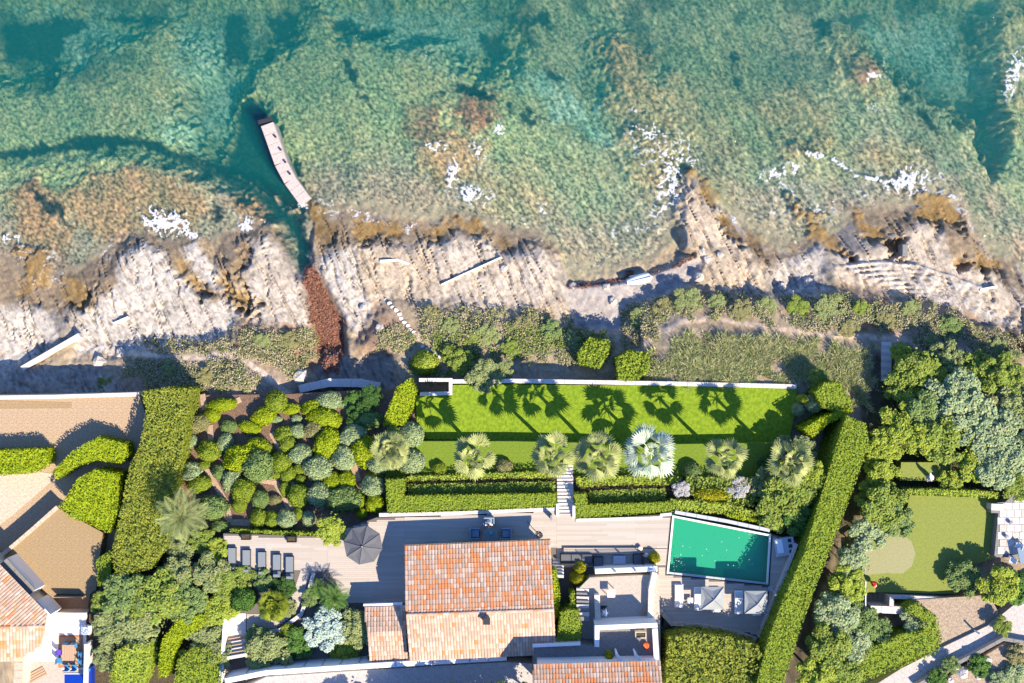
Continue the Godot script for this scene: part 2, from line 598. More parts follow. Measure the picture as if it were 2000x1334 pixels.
# a clipped hedge: a solid body under a skin of leaves; outline given at its top
func hedge(called: String, label: String, pts: Array, base: float, top0: float, top1: float, tone: String, bump := 0.08, leaf := 0.085, step := 0.105, category := "hedge", group := "") -> Node3D:
	var v0 := 1e9
	var v1 := -1e9
	for q in pts:
		v0 = minf(v0, q[1]); v1 = maxf(v1, q[1])
	var poly := PackedVector2Array()
	for q in pts:
		poly.append(flat(q[0], q[1], lerpf(top0, top1, (q[1] - v0) / maxf(1.0, v1 - v0))))
	var lo := poly[0]
	var hi := poly[0]
	for q in poly:
		lo = lo.min(q); hi = hi.max(q)
	var mid := (lo + hi) * 0.5
	var o := thing(called, label, category, Vector3(mid.x, base, mid.y), 0.0, group)
	for k in poly.size():
		poly[k] -= mid
	lo -= mid
	hi -= mid
	var zspan := maxf(0.1, hi.y - lo.y)
	var body := MB.new()
	var inner := Geometry2D.offset_polygon(poly, -0.10)
	var core: PackedVector2Array = inner[0] if inner.size() else poly
	var tops := []
	for q in core:
		tops.append(lerpf(top0, top1, (q.y - lo.y) / zspan) - base - 0.12 - bump * 1.3)
	body.prism(core, -0.1, tops, Color(0.85, 0.9, 0.85))
	part(o, "branches", body.mesh(), M["leaf_" + tone])
	var b := MB.new()
	var shift := Vector2(mid.x, mid.y)
	var z := lo.y
	while z <= hi.y:
		var x := lo.x
		while x <= hi.x:
			var q := Vector2(x + rng.randf_range(-0.5, 0.5) * step, z + rng.randf_range(-0.5, 0.5) * step)
			if Geometry2D.is_point_in_polygon(q, poly):
				var w := q + shift
				var y := lerpf(top0, top1, (q.y - lo.y) / zspan) - base - 0.05 + bump * N1.get_noise_2d(w.x * 90.0, w.y * 90.0) + bump * 1.5 * N1.get_noise_2d(w.x * 230.0, w.y * 230.0) + bump * rng.randf_range(-0.5, 0.3)
				var tn := N2.get_noise_2d(w.x * 55.0, w.y * 55.0) * 0.5 + N3.get_noise_2d(w.x * 170.0, w.y * 170.0) * 0.35
				scatter_leaf(b, Vector3(q.x, y, q.y), Vector3.UP, leaf, 0.65, 0.32, Color(1.0 + tn * 0.75, 1.0 + tn * 0.55, 1.0))
			x += step
		z += step
	var out := 1.0 if Geometry2D.is_polygon_clockwise(poly) else -1.0
	for k in poly.size():
		var p := poly[k]
		var q := poly[(k + 1) % poly.size()]
		var n2 := (q - p).orthogonal().normalized() * out
		var n := Vector3(n2.x, 0.15, n2.y)
		var ta := lerpf(top0, top1, (p.y - lo.y) / zspan) - base
		var tb := lerpf(top0, top1, (q.y - lo.y) / zspan) - base
		var steps := int(p.distance_to(q) / (step * 1.25)) + 1
		for s in steps:
			var f := (s + rng.randf()) / steps
			var e := p.lerp(q, f)
			var th := lerpf(ta, tb, f)
			var rows := int(th / (step * 1.35)) + 1
			for r in rows:
				scatter_leaf(b, Vector3(e.x, th * (r + rng.randf()) / rows - 0.05, e.y) + n * rng.randf_range(-0.06, 0.05 + bump * 0.5), n, leaf, 0.6)
	part(o, "foliage", b.mesh(), M["leaf_" + tone])
	return o

# low growth nobody could count: sprays of leaves or blades over an outline
func ground_cover(called: String, label: String, category: String, polys: Array, href: float, height: Callable, count: int, tall: float, tones: Array, blade: bool) -> void:
	var b := MB.new()
	for pts in polys:
		var poly := outline(pts, href)
		var lo := poly[0]
		var hi := poly[0]
		for q in poly:
			lo = lo.min(q); hi = hi.max(q)
		var share := int(count * (hi.x - lo.x) * (hi.y - lo.y))
		for k in share:
			var q := Vector2(rng.randf_range(lo.x, hi.x), rng.randf_range(lo.y, hi.y))
			var d := N2.get_noise_2d(q.x * 30.0, q.y * 30.0)
			var e := Vector2(N1.get_noise_2d(q.x * 60.0, q.y * 60.0), N1.get_noise_2d(q.x * 60.0 + 500.0, q.y * 60.0)) * 1.6
			if d < -0.38 or not Geometry2D.is_point_in_polygon(q + e, poly):
				continue
			var g: float = height.call(q.x, q.y)
			var tone: Color = tones[rng.randi() % tones.size()]
			var tl := tall * (0.55 + 0.9 * maxf(0.0, d + 0.4)) * rng.randf_range(0.6, 1.2)
			for j in 7:
				var k1 := rng.randf_range(0.75, 1.25)
				var col := Color(tone.r * k1, tone.g * k1, tone.b * k1)
				if blade:
					var lean := Vector3(rng.randf_range(-1, 1), 0, rng.randf_range(-1, 1)) * tl * 1.0
					var root := Vector3(q.x + rng.randf_range(-0.12, 0.12), g - 0.05, q.y + rng.randf_range(-0.12, 0.12))
					var side := Vector3(rng.randf_range(-1, 1), 0, rng.randf_range(-1, 1)).normalized() * 0.034
					b.tri(root - side, root + side, root + lean + Vector3(0, tl, 0), col)
				else:
					var p := Vector3(q.x + rng.randf_range(-0.22, 0.22), g + tl * rng.randf(), q.y + rng.randf_range(-0.22, 0.22))
					var m := Vector3(rng.randf_range(-1, 1), 1.0, rng.randf_range(-1, 1)).normalized()
					var t := m.cross(Vector3(rng.randf_range(-1, 1), rng.randf_range(-1, 1), rng.randf_range(-1, 1))).normalized()
					b.leaf(p, t, m.cross(t), rng.randf_range(0.045, 0.10), 0.6, col)
	whole(called, b.mesh(), M.tinted, label, category, "", "stuff")

# ------------------------------------------------------------------ the shore
const GX0 := -54.0
const GDX := 0.125
const GNX := 865
const GZ0 := -37.0
const GZFINE := 344
var gz := PackedFloat32Array()
var H := PackedFloat32Array()
var CR := PackedFloat32Array()
var CG := PackedFloat32Array()
var CB := PackedFloat32Array()
var K := PackedFloat32Array()

const WATERLINE := [[-150, 500], [0, 505], [60, 545], [130, 565], [180, 530], [230, 485], [280, 455], [340, 470], [400, 500], [440, 485], [480, 440], [520, 430], [560, 475], [592, 525], [610, 520], [625, 430], [650, 420], [700, 415], [760, 425], [810, 440], [860, 435], [920, 430], [980, 460], [1050, 465], [1090, 500], [1110, 552], [1180, 545], [1260, 525], [1318, 495], [1330, 400], [1345, 345], [1380, 370], [1430, 440], [1480, 480], [1540, 502], [1600, 470], [1640, 440], [1700, 420], [1780, 400], [1860, 400], [1890, 460], [1920, 515], [1960, 520], [2000, 560], [2150, 560]]
const LAND_U := [-150, 200, 500, 640, 700, 900, 1200, 1290, 1500, 1700, 2150]
const LAND := [
	[560, 4.0, 4.0, 4.0, 3.3, 4.2, 4.5, 3.5, 4.4, 4.2, 4.4, 4.4],
	[600, 4.2, 4.3, 4.6, 3.4, 4.7, 5.1, 3.7, 5.5, 5.6, 5.4, 5.0],
	[640, 4.3, 4.5, 5.1, 3.6, 5.0, 5.4, 4.8, 6.2, 6.2, 5.9, 5.4],
	[700, 4.5, 4.9, 5.9, 4.0, 5.3, 5.7, 5.7, 6.8, 6.8, 6.4, 5.9],
	[745, 4.7, 5.1, 6.6, 4.6, 5.5, 6.0, 6.0, 7.3, 7.3, 6.8, 6.4],
	[800, 4.8, 5.2, 6.7, 5.0, 5.5, 6.0, 6.0, 6.6, 7.0, 7.2, 7.2],
	[1000, 5.0, 5.0, 5.5, 6.0, 6.0, 6.0, 6.0, 6.0, 7.0, 8.2, 8.4],
	[1450, 5.0, 5.0, 6.0, 6.0, 6.0, 6.0, 6.0, 6.0, 8.0, 9.8, 9.9]]

func waterline(u: float) -> float:
	for k in WATERLINE.size() - 1:
		if u < WATERLINE[k + 1][0]:
			var a: Array = WATERLINE[k]
			var b: Array = WATERLINE[k + 1]
			return lerpf(a[1], b[1], clampf((u - a[0]) / (b[0] - a[0]), 0.0, 1.0))
	return 560.0

func land(u: float, v: float) -> float:
	var r := 0
	while r < LAND.size() - 2 and v > LAND[r + 1][0]:
		r += 1
	var c := 0
	while c < LAND_U.size() - 2 and u > LAND_U[c + 1]:
		c += 1
	var f := clampf((u - LAND_U[c]) / float(LAND_U[c + 1] - LAND_U[c]), 0.0, 1.0)
	var g := clampf((v - LAND[r][0]) / float(LAND[r + 1][0] - LAND[r][0]), 0.0, 1.0)
	return lerpf(lerpf(LAND[r][c + 1], LAND[r][c + 2], f), lerpf(LAND[r + 1][c + 1], LAND[r + 1][c + 2], f), g)

func ground_height(x: float, z: float) -> float:
	var c := clampi(int((x - GX0) / GDX), 0, GNX - 1)
	var r := int((z - GZ0) / GDX) if z < GZ0 + GDX * GZFINE else GZFINE + int((z - GZ0 - GDX * GZFINE) / 0.5)
	return H[clampi(r, 0, gz.size() - 1) * GNX + c]

func paint(pts: Array, href: float, soft: float, warp: float, height: Variant, col: Variant, rock := -1.0, amount := 1.0) -> void:
	var poly := outline(pts, href + SEA)
	var lo := poly[0]
	var hi := poly[0]
	for q in poly:
		lo = lo.min(q); hi = hi.max(q)
	var grow := soft + warp
	var c0 := clampi(int((lo.x - grow - GX0) / GDX), 0, GNX - 1)
	var c1 := clampi(int((hi.x + grow - GX0) / GDX) + 1, 0, GNX - 1)
	var n := poly.size()
	var has_h := height != null
	var hv: float = height + SEA if has_h else 0.0
	var has_c := col != null
	var cv: Color = col if has_c else Color.WHITE
	for r in gz.size():
		var z := gz[r]
		if z < lo.y - grow or z > hi.y + grow:
			continue
		for c in range(c0, c1 + 1):
			var p := Vector2(GX0 + c * GDX, z)
			var best := 1e9
			for k in n:
				var a := poly[k]
				var ab := poly[(k + 1) % n] - a
				var t := clampf((p - a).dot(ab) / ab.length_squared(), 0.0, 1.0)
				best = minf(best, (a + ab * t).distance_squared_to(p))
			best = sqrt(best)
			if not Geometry2D.is_point_in_polygon(p, poly):
				best = -best
			best += warp * (N2.get_noise_2d(p.x * 40.0, p.y * 40.0) + 0.6 * N2.get_noise_2d(p.x * 140.0, p.y * 140.0))
			var w := smoothstep(-soft, soft, best) * amount
			if w <= 0.0:
				continue
			var i := r * GNX + c
			if has_h:
				H[i] = lerpf(H[i], hv, w)
			if has_c:
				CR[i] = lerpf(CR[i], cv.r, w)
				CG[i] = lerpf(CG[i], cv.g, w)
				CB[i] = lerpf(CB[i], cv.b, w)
			if rock >= 0.0:
				K[i] = lerpf(K[i], rock, w)

func stripe(pts: Array, width: float, href: float, soft: float, warp: float, height: Variant, col: Variant, rock := -1.0, amount := 1.0) -> void:
	for k in pts.size() - 1:
		var a := Vector2(pts[k][0], pts[k][1])
		var b := Vector2(pts[k + 1][0], pts[k + 1][1])
		var s := (b - a).normalized().orthogonal() * width * 0.5
		var e := (b - a).normalized() * width * 0.2
		paint([[a.x + s.x - e.x, a.y + s.y - e.y], [b.x + s.x + e.x, b.y + s.y + e.y], [b.x - s.x + e.x, b.y - s.y + e.y], [a.x - s.x - e.x, a.y - s.y - e.y]], href, soft, warp, height, col, rock, amount)

func oval(u: float, v: float, ru: float, rv: float, turn: float) -> Array:
	var out := []
	for k in 10:
		var a := TAU * k / 10.0
		var p := Vector2(cos(a) * ru, sin(a) * rv).rotated(deg_to_rad(turn))
		out.append([u + p.x, v + p.y])
	return out

const WHITE_ROCK := Color(0.49, 0.435, 0.37)
const CREAM_ROCK := Color(0.48, 0.385, 0.28)
const GREY_ROCK := Color(0.32, 0.275, 0.225)
const OCHRE := Color(0.25, 0.155, 0.05)
const WET := Color(0.15, 0.105, 0.055)
const SCRUB := Color(0.36, 0.28, 0.185)
const GRAVEL := Color(0.42, 0.365, 0.32)
const REEF := Color(0.3, 0.16, 0.08)
const TURF := Color(0.34, 0.40, 0.17)
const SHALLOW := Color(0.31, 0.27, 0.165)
const TINTED_SANDBED := Color(0.36, 0.60, 0.42)
const SEAGRASS := Color(0.006, 0.02, 0.018)

func make_shore() -> void:
	for r in GZFINE:
		gz.append(GZ0 + GDX * r)
	var z0 := GZ0 + GDX * GZFINE
	for r in 64:
		gz.append(z0 + 0.5 * r)
	var rows := gz.size()
	H.resize(rows * GNX); CR.resize(rows * GNX); CG.resize(rows * GNX); CB.resize(rows * GNX); K.resize(rows * GNX)
	var wl := PackedFloat32Array()
	for c in GNX:
		wl.append(waterline(1000.0 + (GX0 + c * GDX) * FOCAL / (EYE - 0.5)))
	var wide := PackedFloat32Array()
	for c in GNX:
		var sum := 0.0
		for k in range(-28, 29):
			sum += wl[clampi(c + k, 0, GNX - 1)]
		wide.append(sum / 57.0)
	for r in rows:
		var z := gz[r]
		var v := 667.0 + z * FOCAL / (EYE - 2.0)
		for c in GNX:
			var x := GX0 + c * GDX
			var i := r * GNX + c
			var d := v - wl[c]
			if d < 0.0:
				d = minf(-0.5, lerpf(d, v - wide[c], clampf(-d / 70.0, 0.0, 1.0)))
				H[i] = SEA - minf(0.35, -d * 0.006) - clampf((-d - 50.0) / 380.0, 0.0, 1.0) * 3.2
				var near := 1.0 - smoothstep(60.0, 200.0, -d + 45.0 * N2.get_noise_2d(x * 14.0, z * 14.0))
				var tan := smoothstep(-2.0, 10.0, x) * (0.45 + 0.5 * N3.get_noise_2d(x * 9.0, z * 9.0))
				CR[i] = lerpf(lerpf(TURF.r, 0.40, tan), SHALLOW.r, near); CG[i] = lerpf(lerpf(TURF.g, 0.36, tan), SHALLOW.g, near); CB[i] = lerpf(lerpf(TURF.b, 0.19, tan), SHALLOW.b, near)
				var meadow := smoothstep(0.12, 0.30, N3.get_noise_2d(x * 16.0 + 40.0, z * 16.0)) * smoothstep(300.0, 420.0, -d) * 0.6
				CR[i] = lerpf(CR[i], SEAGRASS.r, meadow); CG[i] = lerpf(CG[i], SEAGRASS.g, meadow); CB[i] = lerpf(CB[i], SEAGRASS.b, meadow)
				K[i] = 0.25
			else:
				var u := 1000.0 + x * FOCAL / (EYE - 4.0)
				H[i] = minf(land(u, 667.0 + z * FOCAL / (EYE - 4.0)), SEA + 0.02 + d * (0.017 if u < 1250.0 else 0.024))
				var s := smoothstep(70.0, 150.0, d + 30.0 * N2.get_noise_2d(x * 25.0, z * 25.0))
				CR[i] = lerpf(GREY_ROCK.r, SCRUB.r, s); CG[i] = lerpf(GREY_ROCK.g, SCRUB.g, s); CB[i] = lerpf(GREY_ROCK.b, SCRUB.b, s)
				K[i] = 1.0 - s * 0.75
	paint_sea()
	paint_rocks()
	var strata := FastNoiseLite.new()
	strata.seed = 9
	strata.frequency = 0.01
	strata.fractal_type = FastNoiseLite.FRACTAL_RIDGED
	strata.fractal_octaves = 4
	var cracks := FastNoiseLite.new()
	cracks.seed = 21
	cracks.frequency = 0.01
	cracks.noise_type = FastNoiseLite.TYPE_CELLULAR
	cracks.cellular_return_type = FastNoiseLite.RETURN_DISTANCE2_SUB
	var caustic_rock_mottle := FastNoiseLite.new()
	caustic_rock_mottle.seed = 33
	caustic_rock_mottle.frequency = 0.01
	caustic_rock_mottle.fractal_octaves = 2
	var verts := PackedVector3Array()
	var cols := PackedColorArray()
	verts.resize(rows * GNX)
	cols.resize(rows * GNX)
	for r in rows:
		var z := gz[r]
		for c in GNX:
			var x := GX0 + c * GDX
			var i := r * GNX + c
			var along := x * 0.42 + z * 0.91
			var across := x * 0.91 - z * 0.42
			var k := K[i]
			var st := strata.get_noise_2d(across * 55.0, along * 13.0)
			var fine := N1.get_noise_2d(x * 120.0, z * 120.0)
			var ck := clampf((cracks.get_noise_2d(across * 42.0, along * 20.0) + 1.0) * 5.0, 0.0, 1.0)
			var h := H[i]
			var above := smoothstep(SEA - 0.4, SEA + 0.6, h)
			var crease := absf(N3.get_noise_2d(across * 44.0, along * 6.0 + 40.0))
			var joint := absf(N3.get_noise_2d(across * 14.0 + 200.0, along * 40.0))
			h += k * above * (st * 0.10 + fine * 0.05 - (1.0 - ck) * 0.04 - 0.36 * (1.0 - smoothstep(0.0, 0.075, crease)) - 0.08 * (1.0 - smoothstep(0.0, 0.05, joint)) + 0.16 * floorf(N1.get_noise_2d(across * 22.0, along * 5.0) * 4.0) * 0.5) + (1.0 - k) * fine * 0.10 + (1.0 - above) * (st * 0.10 + fine * 0.07)
			H[i] = h
			verts[i] = Vector3(x, h, z)
			# mottling of lichen, algae and gravel; caustic light speckle painted into the sea bed
			var big := N3.get_noise_2d(x * 18.0, z * 18.0)
			var speck := rng.randf_range(-1.0, 1.0)
			var m := 1.0 + speck * 0.16 + fine * 0.22 + big * 0.18
			if h < SEA - 0.15:
				var streak := N1.get_noise_2d(across * 70.0, along * 22.0)
				m = 1.0 + speck * 0.30 + caustic_rock_mottle.get_noise_2d(x * 260.0, z * 260.0) * 1.2 + caustic_rock_mottle.get_noise_2d(across * 150.0, along * 26.0 + 90.0) * (0.25 + 0.35 * smoothstep(-4.0, 8.0, x)) + fine * 0.2 + streak * 0.3 + big * 0.15
				m = maxf(0.22, m)
				CR[i] *= 1.0 + streak * 0.15 + big * 0.2
			elif k > 0.4 and h > SEA:
				m += 0.16 * N1.get_noise_2d(across * 95.0 + 300.0, along * 30.0) + 0.22 * caustic_rock_mottle.get_noise_2d(x * 200.0, z * 200.0)
				var stain := smoothstep(0.18, 0.42, N3.get_noise_2d(across * 210.0 + 70.0, along * 110.0)) * 0.7
				CR[i] = lerpf(CR[i], 0.22, stain); CG[i] = lerpf(CG[i], 0.165, stain); CB[i] = lerpf(CB[i], 0.11, stain)
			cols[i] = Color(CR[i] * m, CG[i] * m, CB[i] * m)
	var idx := PackedInt32Array()
	idx.resize((rows - 1) * (GNX - 1) * 6)
	var q := 0
	for r in rows - 1:
		for c in GNX - 1:
			var a := r * GNX + c
			idx[q] = a; idx[q + 1] = a + 1; idx[q + 2] = a + GNX + 1
			idx[q + 3] = a; idx[q + 4] = a + GNX + 1; idx[q + 5] = a + GNX
			q += 6
	var nrm := PackedVector3Array()
	nrm.resize(rows * GNX)
	for r in rows:
		var ra := maxi(r - 1, 0)
		var rb := mini(r + 1, rows - 1)
		var dz := gz[rb] - gz[ra]
		for c in GNX:
			var ca := maxi(c - 1, 0)
			var cb := mini(c + 1, GNX - 1)
			nrm[r * GNX + c] = Vector3(-(H[r * GNX + cb] - H[r * GNX + ca]) / ((cb - ca) * GDX), 1.0, -(H[rb * GNX + c] - H[ra * GNX + c]) / dz).normalized()
	var arr := []
	arr.resize(Mesh.ARRAY_MAX)
	arr[Mesh.ARRAY_VERTEX] = verts
	arr[Mesh.ARRAY_NORMAL] = nrm
	arr[Mesh.ARRAY_COLOR] = cols
	arr[Mesh.ARRAY_INDEX] = idx
	var mesh := ArrayMesh.new()
	mesh.add_surface_from_arrays(Mesh.PRIMITIVE_TRIANGLES, arr)
	structure("shore_terrain", mesh, M.ground)

func paint_sea() -> void:
	# pale sand between the beds, the green of the water mixed into its colour
	for p in [[[330, 20], [470, 10], [440, 120], [430, 230], [360, 280], [300, 255], [340, 150]], [[20, 0], [180, 0], [200, 60], [120, 110], [30, 60]], [[640, 0], [930, 0], [960, 40], [900, 130], [700, 60]],
			[[1700, 20], [1900, 20], [1930, 120], [1900, 190], [1840, 130], [1750, 80]], [[1020, 120], [1130, 160], [1180, 260], [1080, 210]], [[440, 180], [520, 300], [500, 370], [430, 310]]]:
		paint(p, 0.0, 1.6, 2.2, null, TINTED_SANDBED, -1.0, 0.7)
	paint([[1330, 100], [1500, 60], [1640, 240], [1700, 330], [1500, 300], [1400, 420], [1340, 300]], 0.0, 2.0, 2.0, null, Color(0.17, 0.20, 0.09), -1.0, 0.6)
	paint([[1720, 90], [1900, 140], [1900, 300], [1960, 480], [1900, 400], [1800, 250]], 0.0, 1.5, 2.0, null, Color(0.10, 0.17, 0.085), -1.0, 0.7)
	# brown algae on the reefs that come close under the surface
	for q in [[70, 430, 60, 90, -15, -0.25, 0.8], [260, 400, 150, 80, 5, -0.3, 0.75], [490, 400, 38, 45, 0, -0.2, 0.85], [825, 240, 42, 40, -20, -0.2, 0.9], [930, 215, 46, 42, 0, -0.2, 1.0], [880, 300, 70, 60, 10, -0.25, 0.7], [1225, 115, 42, 70, -30, -0.5, 0.7], [1260, 220, 60, 90, -20, -0.35, 0.6],
			[1690, 110, 30, 75, -35, -0.5, 0.7], [1715, 130, 14, 20, 0, -0.1, 1.0], [1560, 230, 80, 60, 30, -0.6, 0.5], [1350, 220, 35, 90, -20, -0.6, 0.5], [1985, 190, 40, 90, 0, -0.2, 0.6], [1760, 310, 50, 30, 10, -0.3, 0.6], [1580, 290, 40, 25, 0, -0.2, 0.6], [1990, 40, 60, 50, 0, -0.8, 0.5],
			[630, 230, 60, 90, -25, -0.9, 0.3], [840, 130, 80, 60, 30, -0.8, 0.3], [1000, 380, 70, 50, 10, -0.4, 0.4], [250, 180, 130, 70, 0, -1.4, 0.25], [1290, 300, 55, 60, 0, -0.15, 0.6]]:
		var col := REEF.lerp(TURF, 1.0 - q[6])
		paint(oval(q[0], q[1], q[2], q[3], q[4]), 0.0, 2.2, 1.0, (q[5] - 0.15) if q[1] > 260 else q[5] - 1.0, null, 0.4, clampf(q[6] + 0.2, 0.3, 1.0))
		paint(oval(q[0], q[1], q[2], q[3], q[4]), 0.0, 0.9, 1.4, null, col, -1.0, clampf(q[6] + 0.2, 0.3, 1.0))
	# dark meadows of seagrass in the channels
	for p in [[[440, 190], [500, 180], [520, 250], [560, 330], [580, 400], [560, 410], [500, 370], [430, 330], [400, 280], [430, 270]], [[0, 285], [100, 265], [200, 250], [270, 262], [330, 300], [260, 280], [200, 280], [100, 290], [0, 300]],
			[[330, 285], [420, 320], [500, 370], [560, 420], [590, 470], [600, 520], [590, 525], [570, 470], [520, 390], [440, 340]], [[-40, 25], [70, 0], [130, 0], [80, 60], [60, 100], [-40, 90]], [[30, 95], [80, 110], [60, 150], [45, 140]], [[110, 0], [260, 0], [290, 20], [180, 15]],
			[[500, 0], [560, 0], [560, 50], [530, 70], [515, 40]], [[500, 75], [540, 95], [530, 110], [505, 95]], [[420, 0], [460, 0], [460, 90], [420, 110], [410, 60]], [[590, 5], [700, 30], [760, 30], [740, 60], [700, 60], [680, 40], [600, 20]], [[935, 40], [985, 30], [980, 100], [950, 105]], [[910, 160], [940, 190], [1010, 180], [1010, 200], [1060, 245], [1040, 240], [960, 180]],
			[[1910, 180], [1950, 170], [1975, 260], [1990, 310], [1950, 330], [1915, 290]], [[1920, 0], [1950, 0], [1945, 90], [1925, 95]], [[1740, 110], [1800, 190], [1850, 260], [1835, 260], [1760, 160], [1720, 80]], [[660, 90], [690, 140], [720, 190], [740, 225], [725, 215], [680, 150]], [[840, 170], [900, 160], [930, 170], [870, 175]],
			[[1040, 60], [1070, 100], [1100, 140], [1085, 140], [1050, 95]], [[1610, 20], [1635, 25], [1632, 55], [1620, 50]], [[970, 0], [1060, 0], [1090, 30], [1030, 30]], [[1660, 0], [1720, 0], [1700, 30], [1670, 25]], [[60, 370], [110, 400], [130, 440], [90, 420]], [[390, 330], [420, 400], [440, 440], [420, 430]],
			[[1030, 200], [1070, 215], [1070, 225], [1035, 215]], [[1440, 90], [1460, 130], [1455, 170], [1440, 130]]]:
		paint(p, 0.0, 0.3, 0.9, null, SEAGRASS, 0.1, 0.95)
	stripe([[-20, 296], [100, 282], [200, 266], [270, 272], [340, 300], [430, 338], [500, 374], [570, 440], [596, 515]], 20, 0.0, 0.25, 0.35, null, SEAGRASS, 0.1, 0.9)
	for p in [[[440, 190], [500, 180], [520, 250], [560, 330], [580, 400], [500, 370], [430, 330], [400, 280]], [[935, 30], [985, 30], [980, 100], [950, 105]], [[1910, 170], [1950, 160], [1985, 300], [1950, 330]], [[-40, 0], [260, 0], [120, 110], [-40, 140]]]:
		paint(p, 0.0, 1.0, 1.0, -4.2, null)
	for p in [[[-60, -40], [600, -40], [560, 60], [470, 110], [450, 200], [440, 320], [370, 300], [340, 180], [420, 90], [300, 20], [130, 60], [60, 130], [-60, 150]], [[620, -40], [1010, -40], [1000, 110], [930, 140], [860, 60], [740, 60], [640, 40]], [[1650, -40], [1960, -40], [1960, 200], [1900, 220], [1800, 150], [1700, 60]]]:
		paint(p, 0.0, 1.6, 1.2, -5.2, null, 0.1, 0.8)
	stripe([[0, 290], [200, 265], [330, 300], [480, 365], [560, 430], [592, 520]], 34, 0.0, 0.8, 0.6, -2.4, null)

func paint_rocks() -> void:
	# wet shelf, brown and grey, between the wind and the water
	for p in [[[-40, 480], [60, 470], [150, 520], [240, 450], [330, 440], [420, 470], [470, 440], [540, 440], [560, 480], [480, 520], [470, 600], [140, 610], [-40, 600]], [[610, 420], [700, 410], [820, 425], [940, 430], [1080, 460], [1090, 510], [980, 500], [800, 480], [650, 500], [610, 510]],
			[[1640, 400], [1700, 390], [1780, 400], [1880, 390], [1895, 450], [1930, 510], [1990, 500], [1990, 600], [1900, 540], [1760, 470], [1660, 440]], [[1400, 440], [1480, 480], [1530, 490], [1600, 450], [1640, 500], [1500, 540], [1420, 500]]]:
		paint(p, 0.3, 0.5, 1.0, null, Color(0.27, 0.20, 0.125), 1.0, 0.9)
	# white rocks
	var rocks := [
		[[[-60, 602], [40, 598], [85, 612], [112, 655], [100, 690], [60, 704], [20, 716], [-60, 722]], 1.25, WHITE_ROCK],
		[[[145, 614], [190, 600], [222, 560], [238, 500], [270, 468], [312, 490], [350, 535], [400, 580], [452, 590], [470, 612], [455, 655], [400, 672], [300, 675], [235, 695], [160, 692], [148, 650]], 1.35, WHITE_ROCK],
		[[[345, 482], [380, 470], [412, 510], [440, 556], [432, 572], [392, 556]], 0.70, WHITE_ROCK],
		[[[482, 472], [520, 462], [560, 505], [585, 560], [598, 610], [613, 655], [560, 640], [500, 628], [488, 560]], 1.35, CREAM_ROCK.lerp(WHITE_ROCK, 0.6)],
		[[[610, 525], [640, 490], [690, 478], [700, 520], [720, 580], [735, 640], [700, 660], [668, 610], [640, 560]], 1.20, WHITE_ROCK],
		[[[700, 482], [760, 478], [800, 490], [850, 470], [860, 560], [840, 598], [770, 570], [740, 600], [715, 560]], 1.40, CREAM_ROCK],
		[[[850, 478], [900, 455], [940, 455], [985, 495], [1060, 485], [1085, 505], [1090, 562], [1050, 605], [960, 606], [850, 590]], 1.50, CREAM_ROCK.lerp(WHITE_ROCK, 0.5)],
		[[[1325, 385], [1345, 345], [1380, 392], [1420, 452], [1470, 486], [1480, 512], [1420, 502], [1360, 475], [1330, 455]], 1.10, CREAM_ROCK],
		[[[1365, 495], [1440, 500], [1480, 520], [1500, 570], [1440, 584], [1385, 562], [1368, 530]], 1.30, CREAM_ROCK],
		[[[1500, 524], [1560, 500], [1602, 474], [1615, 500], [1612, 560], [1560, 578], [1510, 572]], 0.70, WHITE_ROCK],
		[[[1615, 492], [1700, 505], [1760, 470], [1790, 432], [1830, 440], [1850, 500], [1960, 545], [1985, 580], [1995, 645], [1900, 630], [1850, 600], [1700, 566], [1630, 550]], 1.35, CREAM_ROCK.lerp(WHITE_ROCK, 0.4)],
		[[[1090, 585], [1130, 590], [1120, 625], [1060, 640], [1050, 610]], 1.60, CREAM_ROCK]]
	for q in rocks:
		paint(q[0], 0.9, 1.1, 0.5, q[1], null, 1.0)
		paint(q[0], 0.9, 0.4, 0.7, null, q[2], 1.0)
	# gravel beach
	paint([[1095, 562], [1180, 556], [1280, 532], [1350, 500], [1372, 510], [1352, 556], [1300, 580], [1235, 595], [1215, 645], [1130, 645], [1112, 605]], 0.8, 0.35, 0.3, 0.75, GRAVEL, 0.05)
	paint([[1110, 545], [1200, 530], [1320, 480], [1350, 498], [1280, 530], [1180, 553]], 0.2, 0.4, 0.4, 0.0, Color(0.36, 0.28, 0.18), 0.0)
	# ochre algae on the ledges at the water
	for p in [[[1550, 385], [1575, 400], [1600, 430], [1632, 470], [1660, 508], [1640, 500], [1590, 460], [1560, 425]], [[1664, 422], [1685, 415], [1720, 450], [1752, 485], [1735, 490], [1690, 455]], [[1780, 385], [1835, 378], [1875, 395], [1880, 452], [1840, 442], [1790, 425]], [[1350, 338], [1372, 358], [1424, 440], [1412, 452], [1376, 392]],
			[[430, 540], [470, 560], [500, 590], [492, 606], [466, 600]], [[120, 540], [170, 550], [165, 600], [130, 600]], [[690, 425], [760, 425], [800, 450], [760, 470], [700, 470]], [[840, 440], [870, 430], [880, 470], [850, 480]], [[900, 435], [940, 430], [950, 470], [910, 465]], [[605, 395], [625, 400], [640, 450], [620, 460]], [[345, 500], [380, 540], [420, 575], [400, 580], [350, 530]],
			[[30, 480], [90, 490], [95, 560], [50, 570]], [[1850, 515], [1920, 505], [1950, 525], [1880, 530]], [[1730, 470], [1755, 470], [1755, 510], [1735, 505]]]:
		paint(p, 0.4, 0.45, 1.0, 0.3, OCHRE, 0.8, 0.8)
	for q in [[1425, 450, 30, 12, 50], [1470, 470, 12, 30, -30], [985, 480, 20, 18, 0], [330, 430, 40, 18, 20], [480, 505, 12, 30, 20], [640, 450, 16, 40, -10]]:
		paint(oval(q[0], q[1], q[2], q[3], q[4]), 0.3, 0.4, 0.6, 0.2, WET, 1.0, 0.8)
